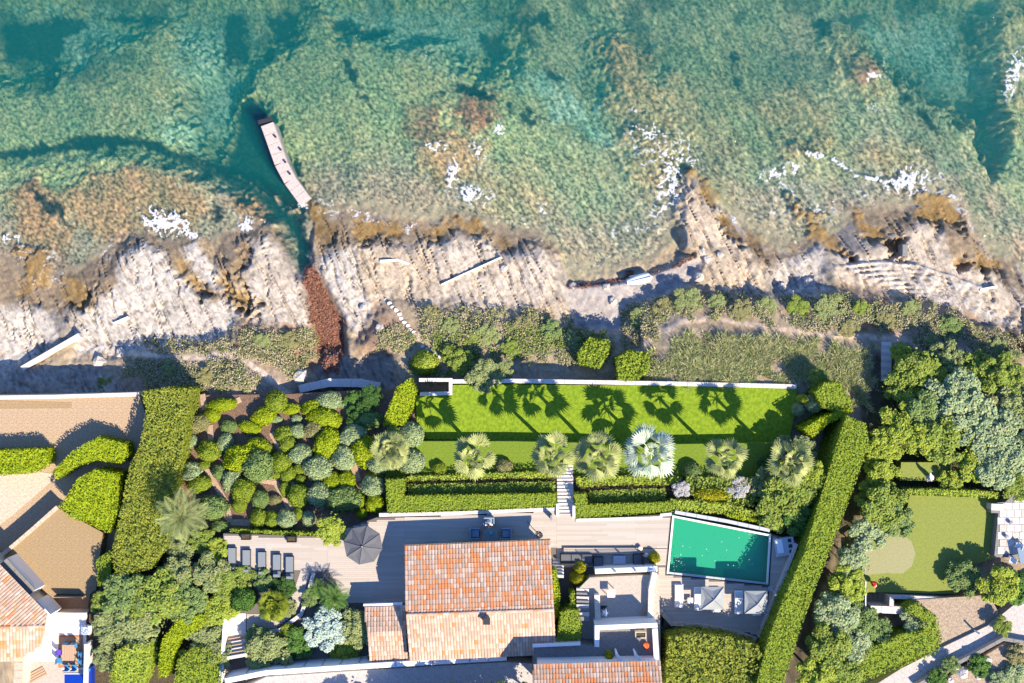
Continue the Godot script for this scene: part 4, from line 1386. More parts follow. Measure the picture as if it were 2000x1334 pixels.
# ------------------------------------------------------------------ things on the shore
func make_shore_things() -> void:
	# jetty
	var line := [[521, 242], [548, 318], [566, 352], [595, 392]]
	var o := thing("jetty", "straight concrete jetty reaching from the rocks into the sea", "jetty", at(595, 392, SEA - 1.5))
	for k in 3:
		var p := at(line[k][0], line[k][1], SEA + 0.75) - o.position
		var q := at(line[k + 1][0], line[k + 1][1], SEA + 0.75) - o.position
		var d := q - p
		var turn := atan2(-d.z, d.x)
		var n := int(d.length() / 0.95) + 1
		for j in n:
			var b := MB.new()
			var e := p + d * (j + 0.5) / n
			b.slab(Vector3(0, -2.6, 0), Vector3(d.length() / n - 0.012, 2.6, 1.12), 0.03)
			part(o, "deck_slab", b.mesh(), M.jetty_concrete, Transform3D(Basis(Vector3.UP, turn), Vector3(e.x, 2.25 + rng.randf() * 0.015, e.z)))
	for q in [[542, 266], [552, 291], [561, 315], [570, 338]]:
		var b := MB.new()
		b.tube([Vector3(0, 0, 0), Vector3(0, 0.22, 0), Vector3(0, 0.24, 0), Vector3(0, 0.32, 0)], [0.07, 0.06, 0.11, 0.10], 8)
		part(o, "mooring_post", b.mesh(true), M.dark_metal, Transform3D(Basis(), at(q[0] - 3, q[1] + 2, SEA + 0.75) - o.position))
	var cap := MB.new()
	cap.slab(Vector3.ZERO, Vector3(1.25, 0.5, 0.35), 0.04)
	part(o, "fender_beam", cap.mesh(), M.dark_metal, Transform3D(Basis(Vector3.UP, 0.25), at(518, 236, SEA + 0.5) - o.position + Vector3(0, -0.25, 0)))
	# boat, keel up on the gravel
	var hull := MB.new()
	var rings := []
	for k in 10:
		var q := k / 9.0
		var w := 0.46 * pow(sin(PI * minf(1.0, 0.12 + q * 0.62)), 0.7) * (1.0 if q < 0.95 else 0.55)
		if k == 9:
			w = 0.05
		var ring := []
		for j in 9:
			var a := PI * j / 8.0
			ring.append(Vector3(lerpf(-1.1, 1.15, q), 0.02 + sin(a) * (0.42 - 0.1 * q), cos(a) * w))
		rings.append(ring)
	hull.skin(rings)
	var bt := thing("boat", "white boat lying keel up on the gravel beach", "boat", at(1248, 546, SEA + 0.78) + Vector3(0, 0.02, 0), deg_to_rad(13))
	part(bt, "hull", hull.mesh(true), M.boat_white)
	var keel := MB.new()
	keel.block(Vector3(0, 0.42, 0), Vector3(2.0, 0.06, 0.05))
	part(bt, "keel", keel.mesh(), M.boat_blue)
	for s in [-1.0, 1.0]:
		var rub := MB.new()
		rub.block(Vector3(-0.05, 0.10, s * 0.44), Vector3(1.5, 0.06, 0.05))
		part(bt, "rubbing_strake", rub.mesh(), M.boat_blue)
	# ramp and low walls in the west
	wall("ramp_wall", "long white sea wall ramp climbing between the western rocks", [[42, 720], [155, 655]], 0.45, 3.0, 5.0, M.pale_stone, M.pale_stone, 1.2)
	wall("ledge_wall", "short white ledge wall on the big white rock", [[222, 632], [250, 620]], 0.22, 3.0, 4.5, M.white_render)
	wall("rock_wall", "thin white wall line across the central cliff rocks", [[862, 556], [900, 538], [940, 520], [980, 502]], 0.12, 3.0, 4.5, M.white_render)
	wall("rock_wall", "small white stub wall on rocks left of the central cliff", [[742, 510], [775, 508], [800, 516]], 0.2, 3.0, 4.35, M.white_render)
	wall("rock_terrace_wall", "short white wall piece beyond the right rock terraces", [[1915, 566], [1948, 560]], 0.2, 3.0, 4.6, M.white_render)
	var b2 := thing("rock_post", "dark square mooring block on the right hand rocks", "post", at(1760, 490, SEA + 1.0))
	var pb := MB.new()
	pb.slab(Vector3.ZERO, Vector3(0.5, 1.0, 1.0), 0.05)
	part(b2, "block", pb.mesh(), M.slate_paving)
	var b3 := thing("rock_block", "reddish block standing in the surf at the right", "block", at(1886, 487, SEA + 0.1))
	var rb := MB.new()
	rb.slab(Vector3.ZERO, Vector3(0.62, 0.75, 0.55), 0.05)
	part(b3, "block", rb.mesh(), M.rust_red)
	# stepping stones down the bank
	for q in [[[[752, 585], [760, 592], [766, 600], [773, 606], [780, 614], [784, 622], [790, 630], [797, 636], [802, 644], [809, 650]], "bank"], [[[826, 676], [836, 682], [845, 686], [853, 690], [860, 696]], "lawn corner"]]:
		var n := 0
		for e in q[0]:
			n += 1
			var p := at(e[0], e[1], 5.0)
			p.y = ground_height(p.x, p.z)
			var s := MB.new()
			var ring_lo := []
			var ring_hi := []
			for j in 7:
				var a := TAU * j / 7.0
				var r := rng.randf_range(0.16, 0.24)
				ring_lo.append(Vector3(cos(a) * r * 1.25, -0.15, sin(a) * r * 1.1))
				ring_hi.append(Vector3(cos(a) * r, 0.12, sin(a) * r * 0.9))
			s.skin([ring_lo, ring_hi])
			whole("stepping_stone", s.mesh(), M.pale_stone, "pale stepping stone, %s from the sea on the %s path" % [["first", "second", "third", "fourth", "fifth", "sixth", "seventh", "eighth", "ninth", "tenth"][n - 1], q[1]], "stone", "stepping stones on the bank", "", p)
	steps("coastal_stairs", "narrow stone stairs from the coast path into the lane", [1732, 668], [1731, 745], 0.85, 11, 6.35, 6.85, [M.pale_stone, M.stone])
	for q in [[1372, 492, 0.45], [1381, 505, 0.4], [1405, 498, 0.35], [1365, 540, 0.5], [1120, 560, 0.4], [1185, 560, 0.4], [1530, 560, 0.45], [1545, 572, 0.35], [1582, 552, 0.5], [1500, 590, 0.3], [985, 525, 0.35], [710, 600, 0.35], [1198, 588, 0.4], [200, 706, 0.6], [240, 690, 0.5], [590, 735, 0.7], [745, 640, 0.4]]:
		var s := MB.new()
		var rings2 := []
		for r in 5:
			var a := PI * (0.05 + 0.9 * r / 4.0)
			var ring := []
			for j in 8:
				var e := TAU * j / 8.0
				var k: float = rng.randf_range(0.75, 1.2) * q[2]
				ring.append(Vector3(sin(a) * cos(e) * k, cos(a) * k * 0.7, sin(a) * sin(e) * k))
			rings2.append(ring)
		s.skin(rings2)
		var p := at(q[0], q[1], SEA + 1.2)
		p.y = ground_height(p.x, p.z) + 0.1
		whole("boulder", s.mesh(), M.stone, where_label("weathered boulder lying on the shore", q[0], q[1]), "boulder", "boulders along the shore", "", p)

# ------------------------------------------------------------------ garden walls and stairs
func make_walls() -> void:
	wall("lawn_wall", "long low stone wall along the seaward edge of the lawn", [[880, 745], [1000, 744], [1200, 747], [1400, 751], [1556, 755]], 0.36, 5.0, LAWN + 0.12, M.stone, M.pale_stone, 0.9)
	wall("sunken_corner", "square sunken stone nook at the corner of the lawn", [[818, 742], [880, 742], [880, 768], [820, 770]], 0.3, 5.0, LAWN + 0.35, M.stone, M.pale_stone, 0.7)
	wall("sea_wall", "long pale coping wall at the edge of the western yard", [[-60, 777], [100, 775], [272, 770]], 0.34, 2.5, 8.15, M.ochre_render, M.pale_stone, 1.0)
	wall("curved_wall", "orange rimmed retaining wall of the straw lawn", [[112, 990], [60, 1036], [4, 1084]], 0.32, 7.0, 9.45, M.ochre_render, M.sand_path, 0.6)
	wall("gully_wall", "grey stone wall closing the top of the gully", [[584, 760], [640, 748], [700, 748], [742, 756]], 0.7, 3.0, 5.7, M.stone, M.pale_stone, 0.9)
	steps("garden_stairs", "straight pale stairs between the two clipped hedges", [1105, 1003], [1103, 908], 1.35, 14, DECK - 0.08, STRIP + 0.05, [M.pale_stone, M.concrete])
	for q in [[1089, 1008, "left"], [1121, 1012, "right"]]:
		wall("stair_cheek", "white cheek wall on the %s of the garden stairs top" % q[2], [[q[0], q[1] - 24], [q[0], q[1]]], 0.22, 8.5, DECK + 0.25, M.white_render)
	wall("terrace_edge", "pale stone edging between the deck and the left hedge", [[740, 1006], [900, 1002], [1088, 994]], 0.3, 8.0, DECK + 0.05, M.stone, M.pale_stone, 1.0)
	wall("terrace_edge", "pale stone edging between the deck and the right hedge", [[1124, 1016], [1290, 1011], [1292, 1006], [1312, 1004]], 0.25, 8.0, DECK + 0.05, M.stone, M.pale_stone, 1.0)
	# white parapet above the driveway
	var line := [[440, 1330], [520, 1314], [700, 1302], [990, 1285]]
	var o := thing("parapet", "long white parapet in panels along the driveway", "parapet", at(440, 1330, 9.5))
	for k in 3:
		var p := at(line[k][0], line[k][1], 12.2) - o.position
		var q := at(line[k + 1][0], line[k + 1][1], 12.2) - o.position
		var d := Vector3(q.x - p.x, 0, q.z - p.z)
		var n := int(round(d.length() / 1.55))
		for j in n:
			var b := MB.new()
			b.slab(Vector3(0, -2.7, 0), Vector3(d.length() / n - 0.05, 2.7, 0.42), 0.03)
			var e := p + d * (j + 0.5) / n
			part(o, "panel", b.mesh(), M.white_paint, Transform3D(Basis(Vector3.UP, atan2(-d.z, d.x)), Vector3(e.x, 2.7, e.z)))
			var s := MB.new()
			s.slab(Vector3(0, -2.7, 0), Vector3(0.12, 2.72, 0.5), 0.02)
			var e2 := p + d * float(j) / n
			part(o, "joint_post", s.mesh(), M.grey_plastic, Transform3D(Basis(Vector3.UP, atan2(-d.z, d.x)), Vector3(e2.x, 2.7, e2.z)))
	wall("boundary_wall", "white wall beside the lower left stairs", [[440, 1200], [434, 1290], [430, 1334]], 0.3, 9.0, 10.9, M.white_render, M.white_paint, 1.4)
	steps("wooden_steps", "wooden steps with dark risers at the lower left landing", [463, 1238], [463, 1285], 1.6, 7, DECK + 0.05, 11.2, [M.pale_stone, M.table_wood])
	wall("path_kerb", "curved grey kerb along the shaded deck path", [[612, 1120], [600, 1165], [588, 1200], [545, 1232], [490, 1236]], 0.3, 9.5, DECK + 0.35, M.stone, M.concrete, 0.6)
	wall("pool_wall", "pale wall curving round the pool terrace", [[1556, 1062], [1530, 1130], [1500, 1200], [1484, 1246]], 0.3, 9.0, DECK + 0.7, M.stone, M.concrete, 0.9)
	wall("pool_wall", "sandy low wall behind the pool loungers", [[1284, 1188], [1312, 1218], [1380, 1224], [1440, 1236], [1478, 1250]], 0.35, 9.0, DECK + 0.45, M.stone, M.sand_path, 0.7)
	wall("road_wall", "stone wall on the outer side of the curving road", [[1790, 1340], [1850, 1305], [1905, 1278], [1960, 1248], [2040, 1262]], 0.3, 9.0, 10.65, M.stone, M.slate_paving, 0.9)
	wall("lawn_edge_wall", "stone edging wall under the lower turf", [[1740, 1166], [1800, 1168], [1872, 1172]], 0.3, 8.0, 9.7, M.stone, M.concrete, 0.9)
	wall("pit_wall", "pale wall over the dark pit below the turf", [[1700, 1190], [1764, 1192]], 0.6, 7.0, 10.3, M.stone, M.pale_stone, 0.8)
	wall("pit_wall", "small upright wall beside the dark pit", [[1742, 1166], [1741, 1186]], 0.35, 7.0, 10.3, M.stone, M.concrete, 0.8)

# ------------------------------------------------------------------ houses
func box_part(o: Node3D, called: String, p: Vector3, size: Vector3, mat: Material, turn := 0.0) -> MeshInstance3D:
	var b := MB.new()
	b.slab(Vector3(0, -size.y * 0.5, 0), size, minf(0.02, size.y * 0.3))
	return part(o, called, b.mesh(), mat, Transform3D(Basis(Vector3.UP, turn), p))

func house_body(o: Node3D, pts: Array, base: float, mat: Material) -> MeshInstance3D:
	var b := MB.new()
	var poly := PackedVector2Array()
	var tops := []
	for q in pts:
		var w := at(q[0], q[1], q[2])
		poly.append(Vector2(w.x - o.position.x, w.z - o.position.z))
		tops.append(q[2] - o.position.y)
	b.prism(poly, base - o.position.y, tops)
	return part(o, "wall", b.mesh(), mat)

func ridge(o: Node3D, a: Vector3, b: Vector3) -> void:
	var d := b - a
	var n := int(d.length() / 0.4)
	for k in n:
		var p := a + d * (k + 0.5) / n - o.position
		var bs := Basis(Vector3.UP, atan2(d.x, d.z))
		part(o, "ridge_tile", tile_mesh, M.tile_mats[[0, 1, 2, 3, 0, 5][rng.randi() % 6]], Transform3D(bs.scaled_local(Vector3(0.27, 0.2, 0.42)), p + Vector3(0, 0.02, 0)))

func make_house() -> void:
	var nw := at(790, 1067, 12.2)
	var ne := at(1075, 1055, 12.2)
	var re := at(1081, 1191, 14.0)
	var rw := at(794, 1201, 14.0)
	var se := at(1086, 1277, 12.85)
	var sw := at(800, 1291, 12.85)
	var o := thing("villa", "large villa with orange and straw clay tile roof", "house", at(935, 1170, DECK))
	var front := house_body(o, [[806, 1080, 12.1], [1062, 1068, 12.1], [1068, 1191, 13.7], [1072, 1268, 12.7], [812, 1280, 12.7], [806, 1200, 13.7]], 9.5, M.white_render)
	tiled_slope(o, "roof", [nw, ne, re, rw], Vector3(0, -1, -2.5), 0.36, 4)
	tiled_slope(o, "roof", [se, sw, rw, re], Vector3(0, -1, 2.5), 0.05, 6)
	ridge(o, rw, re)
	var ch := thing("chimney", "small dark chimney on the ridge of the big roof", "chimney", at(951, 1206, 13.4))
	box_part(ch, "stack", Vector3(0, 0.55, 0), Vector3(0.42, 1.1, 0.42), M.stone)
	box_part(ch, "cap", Vector3(0, 1.14, 0), Vector3(0.55, 0.08, 0.55), M.dark_metal)
	for k in 4:
		var wp := at(836 + k * 62, 1078.6 - k * 2.9, 12.1)
		var win := box_part(front, "window", Vector3(wp.x - o.position.x, 1.1, wp.z - o.position.z - 0.02), Vector3(1.4, 2.1, 0.1), M.white_paint, 0.04)
		box_part(win, "pane", Vector3(0, 0, -0.045), Vector3(1.2, 1.9, 0.03), M.turquoise_glass)
	var gut := MB.new()
	gut.tube([nw - o.position + Vector3(0, -0.05, -0.06), ne - o.position + Vector3(0, -0.05, -0.06)], [0.06, 0.06], 8)
	part(o, "gutter", gut.mesh(true), M.terracotta_base)
	# annex
	var a := thing("annex", "small tiled annex left of the big villa", "house", at(755, 1235, DECK))
	house_body(a, [[722, 1195, 11.9], [788, 1193, 11.9], [788, 1234, 12.4], [790, 1278, 11.9], [728, 1280, 11.9], [724, 1235, 12.4]], 9.5, M.white_render)
	var anw := at(712, 1186, 11.9)
	var ane := at(784, 1184, 11.9)
	var are := at(793, 1232, 12.5)
	var arw := at(717, 1234, 12.5)
	tiled_slope(a, "roof", [anw, ane, are, arw], Vector3(0, -1, -3), 0.03, 12)
	tiled_slope(a, "roof", [at(795, 1288, 11.9), at(722, 1291, 11.9), arw, are], Vector3(0, -1, 3), 0.04, 14)
	box_part(a, "fascia", at(748, 1180, 11.8) - a.position, Vector3(3.1, 0.25, 0.18), M.white_paint, 0.03)
	# lower right house
	var l := thing("tiled_house", "second house with bright tile roof at the bottom edge", "house", at(1165, 1320, PATIO))
	house_body(l, [[1050, 1300, 15.4], [1284, 1296, 15.4], [1286, 1360, 16.0], [1050, 1362, 16.0]], 9.5, M.white_render)
	tiled_slope(l, "roof", [at(1042, 1298, 15.5), at(1290, 1291, 15.5), at(1294, 1372, 16.7), at(1044, 1378, 16.7)], Vector3(0, -1, -2.5), 0.38, 22)
	wall("white_parapet", "white parapet stepping round the upper terrace", [[1040, 1262], [1134, 1258]], 0.22, 9.5, 13.7, M.white_render, M.white_paint, 1.2)
	wall("white_parapet", "thin white kerb wall beside the dark patio steps", [[1131, 1196], [1131, 1256]], 0.14, 9.5, PATIO + 0.5, M.white_render, M.white_paint, 1.2)
	wall("white_parapet", "white parapet in panels between patio and upper terrace", [[1166, 1264], [1166, 1226], [1284, 1221]], 0.36, 9.5, 13.8, M.white_render, M.white_paint, 1.35)
	wall("white_parapet", "white side parapet of the upper terrace above the hedge field", [[1279, 1228], [1282, 1288]], 0.4, 9.5, 13.8, M.white_render, M.white_paint, 1.4)
	wall("white_parapet", "long white panelled parapet between lounge and patio", [[1162, 1116], [1284, 1111]], 0.42, 9.5, PATIO + 0.25, M.white_render, M.white_paint, 1.6)
	wall("patio_wall", "cream wall on the right of the white patio", [[1279, 1118], [1272, 1150], [1270, 1216]], 0.42, 9.5, 12.1, M.white_render, M.cream_render, 1.6)
	wall("patio_wall", "cream wall on the left of the white patio", [[1166, 1162], [1168, 1222]], 0.45, 9.5, 12.0, M.white_render, M.cream_render, 1.4)
	for k in 3:
		var g := thing("glass_rail", "clear glass railing panel, %s along the lounge parapet" % ["first", "second", "third"][k], "railing", at(1180 + k * 40, 1115 - k * 1.6, PATIO + 0.25))
		box_part(g, "pane", Vector3(0, 0.35, 0), Vector3(1.5, 0.7, 0.02), M.clear_glass, 0.03)
		for s in [-1.0, 1.0]:
			box_part(g, "post", Vector3(s * 0.78, 0.35, -s * 0.02), Vector3(0.05, 0.72, 0.05), M.grey_metal)
	steps("patio_steps", "dark grey steps left of the cream patio wall", [1138, 1150], [1138, 1212], 1.0, 8, PATIO + 0.05, PATIO + 1.3, [M.pale_stone, M.slate_paving])
	steps("house_steps", "narrow pale steps beside the big villa's corner", [1090, 1092], [1090, 1128], 0.9, 6, DECK + 0.05, PATIO, [M.pale_stone, M.concrete])

# ------------------------------------------------------------------ terrace furniture
func lounger(label: String, u: float, v: float, turn: float, frame: Material, cloth: Material, group: String) -> void:
	var o := thing("sun_lounger", label, "sun lounger", at(u, v, DECK + 0.03), turn, group)
	box_part(o, "frame", Vector3(0, 0.24, 0), Vector3(0.70, 0.07, 1.9), frame)
	for x in [-0.29, 0.29]:
		for z in [-0.82, 0.82]:
			box_part(o, "leg", Vector3(x, 0.10, z), Vector3(0.06, 0.21, 0.06), frame)
	var mt := box_part(o, "mattress", Vector3(0, 0.325, -0.28), Vector3(0.62, 0.10, 1.22), cloth)
	for s in [-1.0, 1.0]:
		box_part(mt, "piping", Vector3(s * 0.31, 0.035, 0), Vector3(0.02, 0.02, 1.22), frame)
	var b := MB.new()
	b.slab(Vector3(0, 0, -0.31), Vector3(0.62, 0.10, 0.66), 0.02)
	part(o, "backrest", b.mesh(), cloth, Transform3D(Basis(Vector3.RIGHT, -0.35), Vector3(0, 0.33, 0.93)))
	box_part(o, "pillow", Vector3(0, 0.56, 0.76), Vector3(0.45, 0.1, 0.22), cloth)

func canopy_panel(a: Vector3, b: Vector3, top: Vector3) -> ArrayMesh:
	var m := MB.new()
	var sag := Vector3(0, -0.07, 0)
	var ab := (a + b) * 0.5 + Vector3(0, 0.02, 0)
	var mid := (a + b + top) / 3.0 + sag
	for t in [[a, ab, mid], [ab, b, mid], [b, top, mid], [top, a, mid]]:
		m.tri(t[0], t[1], t[2], Color.WHITE)
	var drop := Vector3(0, -0.14, 0)
	m.quad(a, ab, ab + drop, a + drop, Color.WHITE)
	m.quad(ab, b, b + drop, ab + drop, Color.WHITE)
	return m.mesh()

func parasol(called: String, label: String, u: float, v: float, sides: int, r: float, top: float, turn: float, cloth: Material, group := "") -> void:
	var p := at(u, v, top - 0.3)
	var o := thing(called, label, "umbrella", Vector3(p.x, DECK + 0.03, p.z), turn, group)
	var h := top - DECK
	var pole := MB.new()
	pole.tube([Vector3.ZERO, Vector3(0, h - 0.02, 0)], [0.03, 0.025], 8)
	part(o, "pole", pole.mesh(true), M.grey_metal)
	box_part(o, "base", Vector3(0, 0.04, 0), Vector3(0.6, 0.08, 0.6), M.dark_metal)
	var fin := MB.new()
	fin.ball(Vector3(0, h + 0.04, 0), Vector3(0.06, 0.07, 0.06), 5, 8)
	part(o, "finial", fin.mesh(true), M.steel)
	for k in sides:
		var a0 := TAU * (k + 0.5) / sides
		var a1 := TAU * (k + 1.5) / sides
		var a := Vector3(cos(a0) * r, h - 0.62, sin(a0) * r)
		var b := Vector3(cos(a1) * r, h - 0.62, sin(a1) * r)
		var panel := part(o, "canopy_panel", canopy_panel(a, b, Vector3(0, h, 0)), cloth)
		var rib := MB.new()
		rib.tube([Vector3(0, h + 0.012, 0), a + Vector3(0, 0.012, 0)], [0.016, 0.012], 5)
		part(panel, "rib", rib.mesh(), M.dark_metal)

func armchair(label: String, u: float, v: float, turn: float, cushion: Material, group: String) -> void:
	var o := thing("armchair", label, "armchair", at(u, v, DECK + 0.03), turn, group)
	box_part(o, "seat", Vector3(0, 0.3, 0), Vector3(0.72, 0.22, 0.74), M.wicker)
	box_part(o, "cushion", Vector3(0, 0.46, -0.02), Vector3(0.60, 0.12, 0.62), cushion)
	box_part(o, "backrest", Vector3(0, 0.55, 0.38), Vector3(0.80, 0.6, 0.12), M.blue_cushion)
	for s in [-1.0, 1.0]:
		box_part(o, "armrest", Vector3(s * 0.40, 0.5, 0.0), Vector3(0.10, 0.3, 0.8), M.blue_cushion)
	for x in [-0.36, 0.36]:
		for z in [-0.34, 0.34]:
			box_part(o, "leg", Vector3(x, 0.1, z), Vector3(0.06, 0.2, 0.06), M.dark_metal)

func planter(label: String, u: float, v: float, h: float, size: Vector3, mat: Material) -> void:
	var o := thing("planter_box", label, "planter", at(u, v, h))
	for s in [-1.0, 1.0]:
		box_part(o, "side", Vector3(s * (size.x * 0.5 - 0.03), size.y * 0.5, 0), Vector3(0.06, size.y, size.z), mat)
		box_part(o, "side", Vector3(0, size.y * 0.5, s * (size.z * 0.5 - 0.03)), Vector3(size.x - 0.125, size.y - 0.004, 0.06), mat)
	box_part(o, "soil", Vector3(0, size.y * 0.42, 0), Vector3(size.x - 0.13, size.y * 0.8, size.z - 0.13), M.planting_soil)

func seated_person(label: String, u: float, v: float, turn: float) -> void:
	var o := thing("person", label, "person", at(u, v, DECK + 0.03), turn)
	# one continuous skin from shoulders to feet, seated, leaning forward over the table
	var b := MB.new()
	var spine := [[0.42, 0.0, 0.17, 0.13], [0.56, 0.02, 0.16, 0.12], [0.72, -0.03, 0.17, 0.12], [0.86, -0.09, 0.20, 0.12], [0.95, -0.13, 0.17, 0.10], [0.99, -0.15, 0.07, 0.065], [1.05, -0.17, 0.055, 0.055]]
	var rings := []
	for s in spine:
		var ring := []
		for j in 12:
			var a := TAU * j / 12.0
			ring.append(Vector3(cos(a) * s[2], s[0], s[1] + sin(a) * s[3]))
		rings.append(ring)
	b.skin(rings)
	for s in [-1.0, 1.0]:
		b.tube([Vector3(s * 0.10, 0.48, 0.0), Vector3(s * 0.12, 0.50, -0.22), Vector3(s * 0.12, 0.48, -0.42), Vector3(s * 0.12, 0.25, -0.44), Vector3(s * 0.12, 0.06, -0.42), Vector3(s * 0.12, 0.04, -0.56)], [0.10, 0.085, 0.065, 0.055, 0.042, 0.035], 8)
		b.tube([Vector3(s * 0.19, 0.92, -0.10), Vector3(s * 0.26, 0.78, -0.18), Vector3(s * 0.22, 0.75, -0.38), Vector3(s * 0.14, 0.76, -0.46)], [0.055, 0.045, 0.036, 0.03], 8)
		for f in 5:
			b.tube([Vector3(s * (0.11 + 0.016 * f), 0.765, -0.46), Vector3(s * (0.09 + 0.018 * f), 0.76, -0.53 + 0.008 * absf(f - 2))], [0.010, 0.008], 5)
	b.ball(Vector3(0, 1.16, -0.21), Vector3(0.078, 0.115, 0.095), 8, 12)
	b.tube([Vector3(0, 1.15, -0.30), Vector3(0, 1.13, -0.325)], [0.016, 0.012], 5)
	part(o, "body", b.mesh(true), M.skin)
	var hair := MB.new()
	hair.ball(Vector3(0, 1.185, -0.195), Vector3(0.088, 0.105, 0.098), 7, 12)
	part(o, "hair", hair.mesh(true), M.hair)
	var shirt := MB.new()
	var r2 := []
	for s in spine.slice(0, 5):
		var ring := []
		for j in 12:
			var a := TAU * j / 12.0
			ring.append(Vector3(cos(a) * (s[2] + 0.018), s[0] + 0.012, s[1] + sin(a) * (s[3] + 0.018)))
		r2.append(ring)
	shirt.skin(r2)
	for s in [-1.0, 1.0]:
		shirt.tube([Vector3(s * 0.18, 0.94, -0.10), Vector3(s * 0.265, 0.775, -0.19), Vector3(s * 0.245, 0.76, -0.28)], [0.075, 0.062, 0.055], 8)
	part(o, "shirt", shirt.mesh(true), M.white_cushion)

func make_terrace() -> void:
	var o := thing("wooden_deck", "weathered wooden deck boards of the whole terrace", "deck", at(900, 1100, DECK))
	var places := []
	var picks := []
	for q in [[[790, 1011], [1087, 998], [1087, 1070], [790, 1080]], [[640, 1042], [735, 1017], [790, 1011], [790, 1178], [680, 1178], [640, 1112]], [[438, 1046], [640, 1052], [640, 1112], [438, 1112]], [[1087, 1003], [1122, 1003], [1123, 1017], [1309, 1011], [1303, 1072], [1087, 1072]], [[1286, 1108], [1299, 1108], [1299, 1124], [1500, 1147], [1484, 1240], [1440, 1232], [1380, 1220], [1312, 1214], [1286, 1188]],
			[[1087, 1072], [1303, 1072], [1300, 1104], [1087, 1108]], [[588, 1112], [640, 1112], [606, 1120], [592, 1165], [580, 1196], [540, 1226], [482, 1230], [482, 1200], [555, 1200], [572, 1160]], [[1509, 1048], [1556, 1060], [1528, 1130], [1498, 1200], [1503, 1147]]]:
		boards(o, q, DECK, 0.0, places, picks)
	pieces(o, "deck_board", unit_box, M.board_mats, M.board_tones, places, picks)
	# pool
	var corners := [[1313, 1006], [1506, 1044], [1500, 1142], [1302, 1120]]
	var pool := thing("swimming_pool", "emerald green swimming pool with white coping", "pool", at(1405, 1075, 9.2))
	var cw := []
	for c in corners:
		var w := at(c[0], c[1], DECK)
		cw.append(Vector3(w.x - pool.position.x, 0, w.z - pool.position.z))
	var fl := MB.new()
	fl.quad(cw[0], cw[1], cw[2], cw[3], Color.WHITE)
	part(pool, "floor", fl.mesh(), M.pool_liner)
	for k in 4:
		var a: Vector3 = cw[k]
		var b: Vector3 = cw[(k + 1) % 4]
		var d := b - a
		var s := MB.new()
		s.block(a + d * 0.5 + d.cross(Vector3.UP).normalized() * 0.06 + Vector3(0, 0.38, 0), Vector3(d.length() + 0.2, 0.74, 0.12), atan2(-d.z, d.x))
		part(pool, "basin_wall", s.mesh(), M.pool_liner)
		var n := int(d.length() / 0.6)
		for j in n:
			var c := MB.new()
			c.slab(Vector3.ZERO, Vector3(d.length() / n - 0.012, 0.1, 0.17), 0.015)
			part(pool, "coping_stone", c.mesh(), M.white_render if k != 2 else M.grey_plastic, Transform3D(Basis(Vector3.UP, atan2(-d.z, d.x)), a + d * (j + 0.5) / n + d.cross(Vector3.UP).normalized() * 0.08 + Vector3(0, 0.76 + 0.003 * k, 0)))
	var wt := MB.new()
	for t in [[cw[0], cw[1], cw[2], cw[3]]]:
		wt.quad(t[0] + Vector3(0, 0.70, 0), t[1] + Vector3(0, 0.70, 0), t[2] + Vector3(0, 0.70, 0), t[3] + Vector3(0, 0.70, 0), Color.WHITE)
	part(pool, "water", wt.mesh(), M.pool_water)
	var lv := MB.new()
	for k in 50:
		var q := at(1322 + rng.randfn() * 9.0, 1096 + rng.randfn() * 11.0, 9.9) if k < 30 else at(rng.randf_range(1320, 1490), rng.randf_range(1030, 1110), 9.9)
		var a := rng.randf() * TAU
		lv.leaf(Vector3(q.x, 9.905, q.z), Vector3(cos(a), 0, sin(a)), Vector3(-sin(a), 0, cos(a)), rng.randf_range(0.025, 0.055), 0.6, Color(0.55, 0.62, 0.5))
	whole("floating_leaves", lv.mesh(), M.tinted, "small pale leaves floating on the pool", "leaves", "", "stuff")
	wall("overflow_wall", "dark edged overflow wall on the sea side of the pool", [[1318, 1000], [1420, 1018], [1504, 1036]], 0.3, 8.0, DECK + 0.02, M.dark_board, M.grey_plastic, 0.9)
	# pool furniture
	lounger("white lounger in sun at the left end of the pool side", 1325, 1162, 0.0, M.white_paint, M.white_cushion, "loungers by the pool")
	lounger("white lounger half under the left square parasol", 1363, 1168, 0.0, M.white_paint, M.white_cushion, "loungers by the pool")
	lounger("white lounger between the two square parasols", 1442, 1175, 0.0, M.white_paint, M.white_cushion, "loungers by the pool")
	lounger("white lounger beneath the right square parasol", 1476, 1178, 0.0, M.white_paint, M.white_cushion, "loungers by the pool")
	lounger("white lounger beneath the left square parasol", 1398, 1171, 0.0, M.white_paint, M.white_cushion, "loungers by the pool")
	parasol("square_parasol", "left grey square parasol beside the pool", 1393, 1170, 4, 1.28, 12.4, 0.0, M.grey_cloth, "square parasols by the pool")
	parasol("square_parasol", "right grey square parasol beside the pool", 1478, 1178, 4, 1.28, 12.4, 0.0, M.grey_cloth, "square parasols by the pool")
	var st := thing("side_table", "small low table between two white loungers", "table", at(1347, 1171, DECK + 0.03))
	box_part(st, "table_top", Vector3(0, 0.34, 0), Vector3(0.45, 0.05, 0.45), M.white_paint)
	for x in [-0.18, 0.18]:
		for z in [-0.18, 0.18]:
			box_part(st, "leg", Vector3(x, 0.16, z), Vector3(0.04, 0.32, 0.04), M.white_paint)
	var pc := thing("pump_cabinet", "grey pump cabinet with white lid right of the pool", "cabinet", at(1531, 1066, DECK + 0.03), 0.16)
	box_part(pc, "body", Vector3(0, 0.22, 0), Vector3(1.55, 0.44, 1.45), M.grey_plastic)
	box_part(pc, "lid", Vector3(-0.42, 0.47, -0.1), Vector3(0.5, 0.06, 1.1), M.white_paint)
	for k in 3:
		box_part(pc, "hatch", Vector3(0.42, 0.46, -0.45 + k * 0.45), Vector3(0.28, 0.03, 0.28), M.dark_metal)
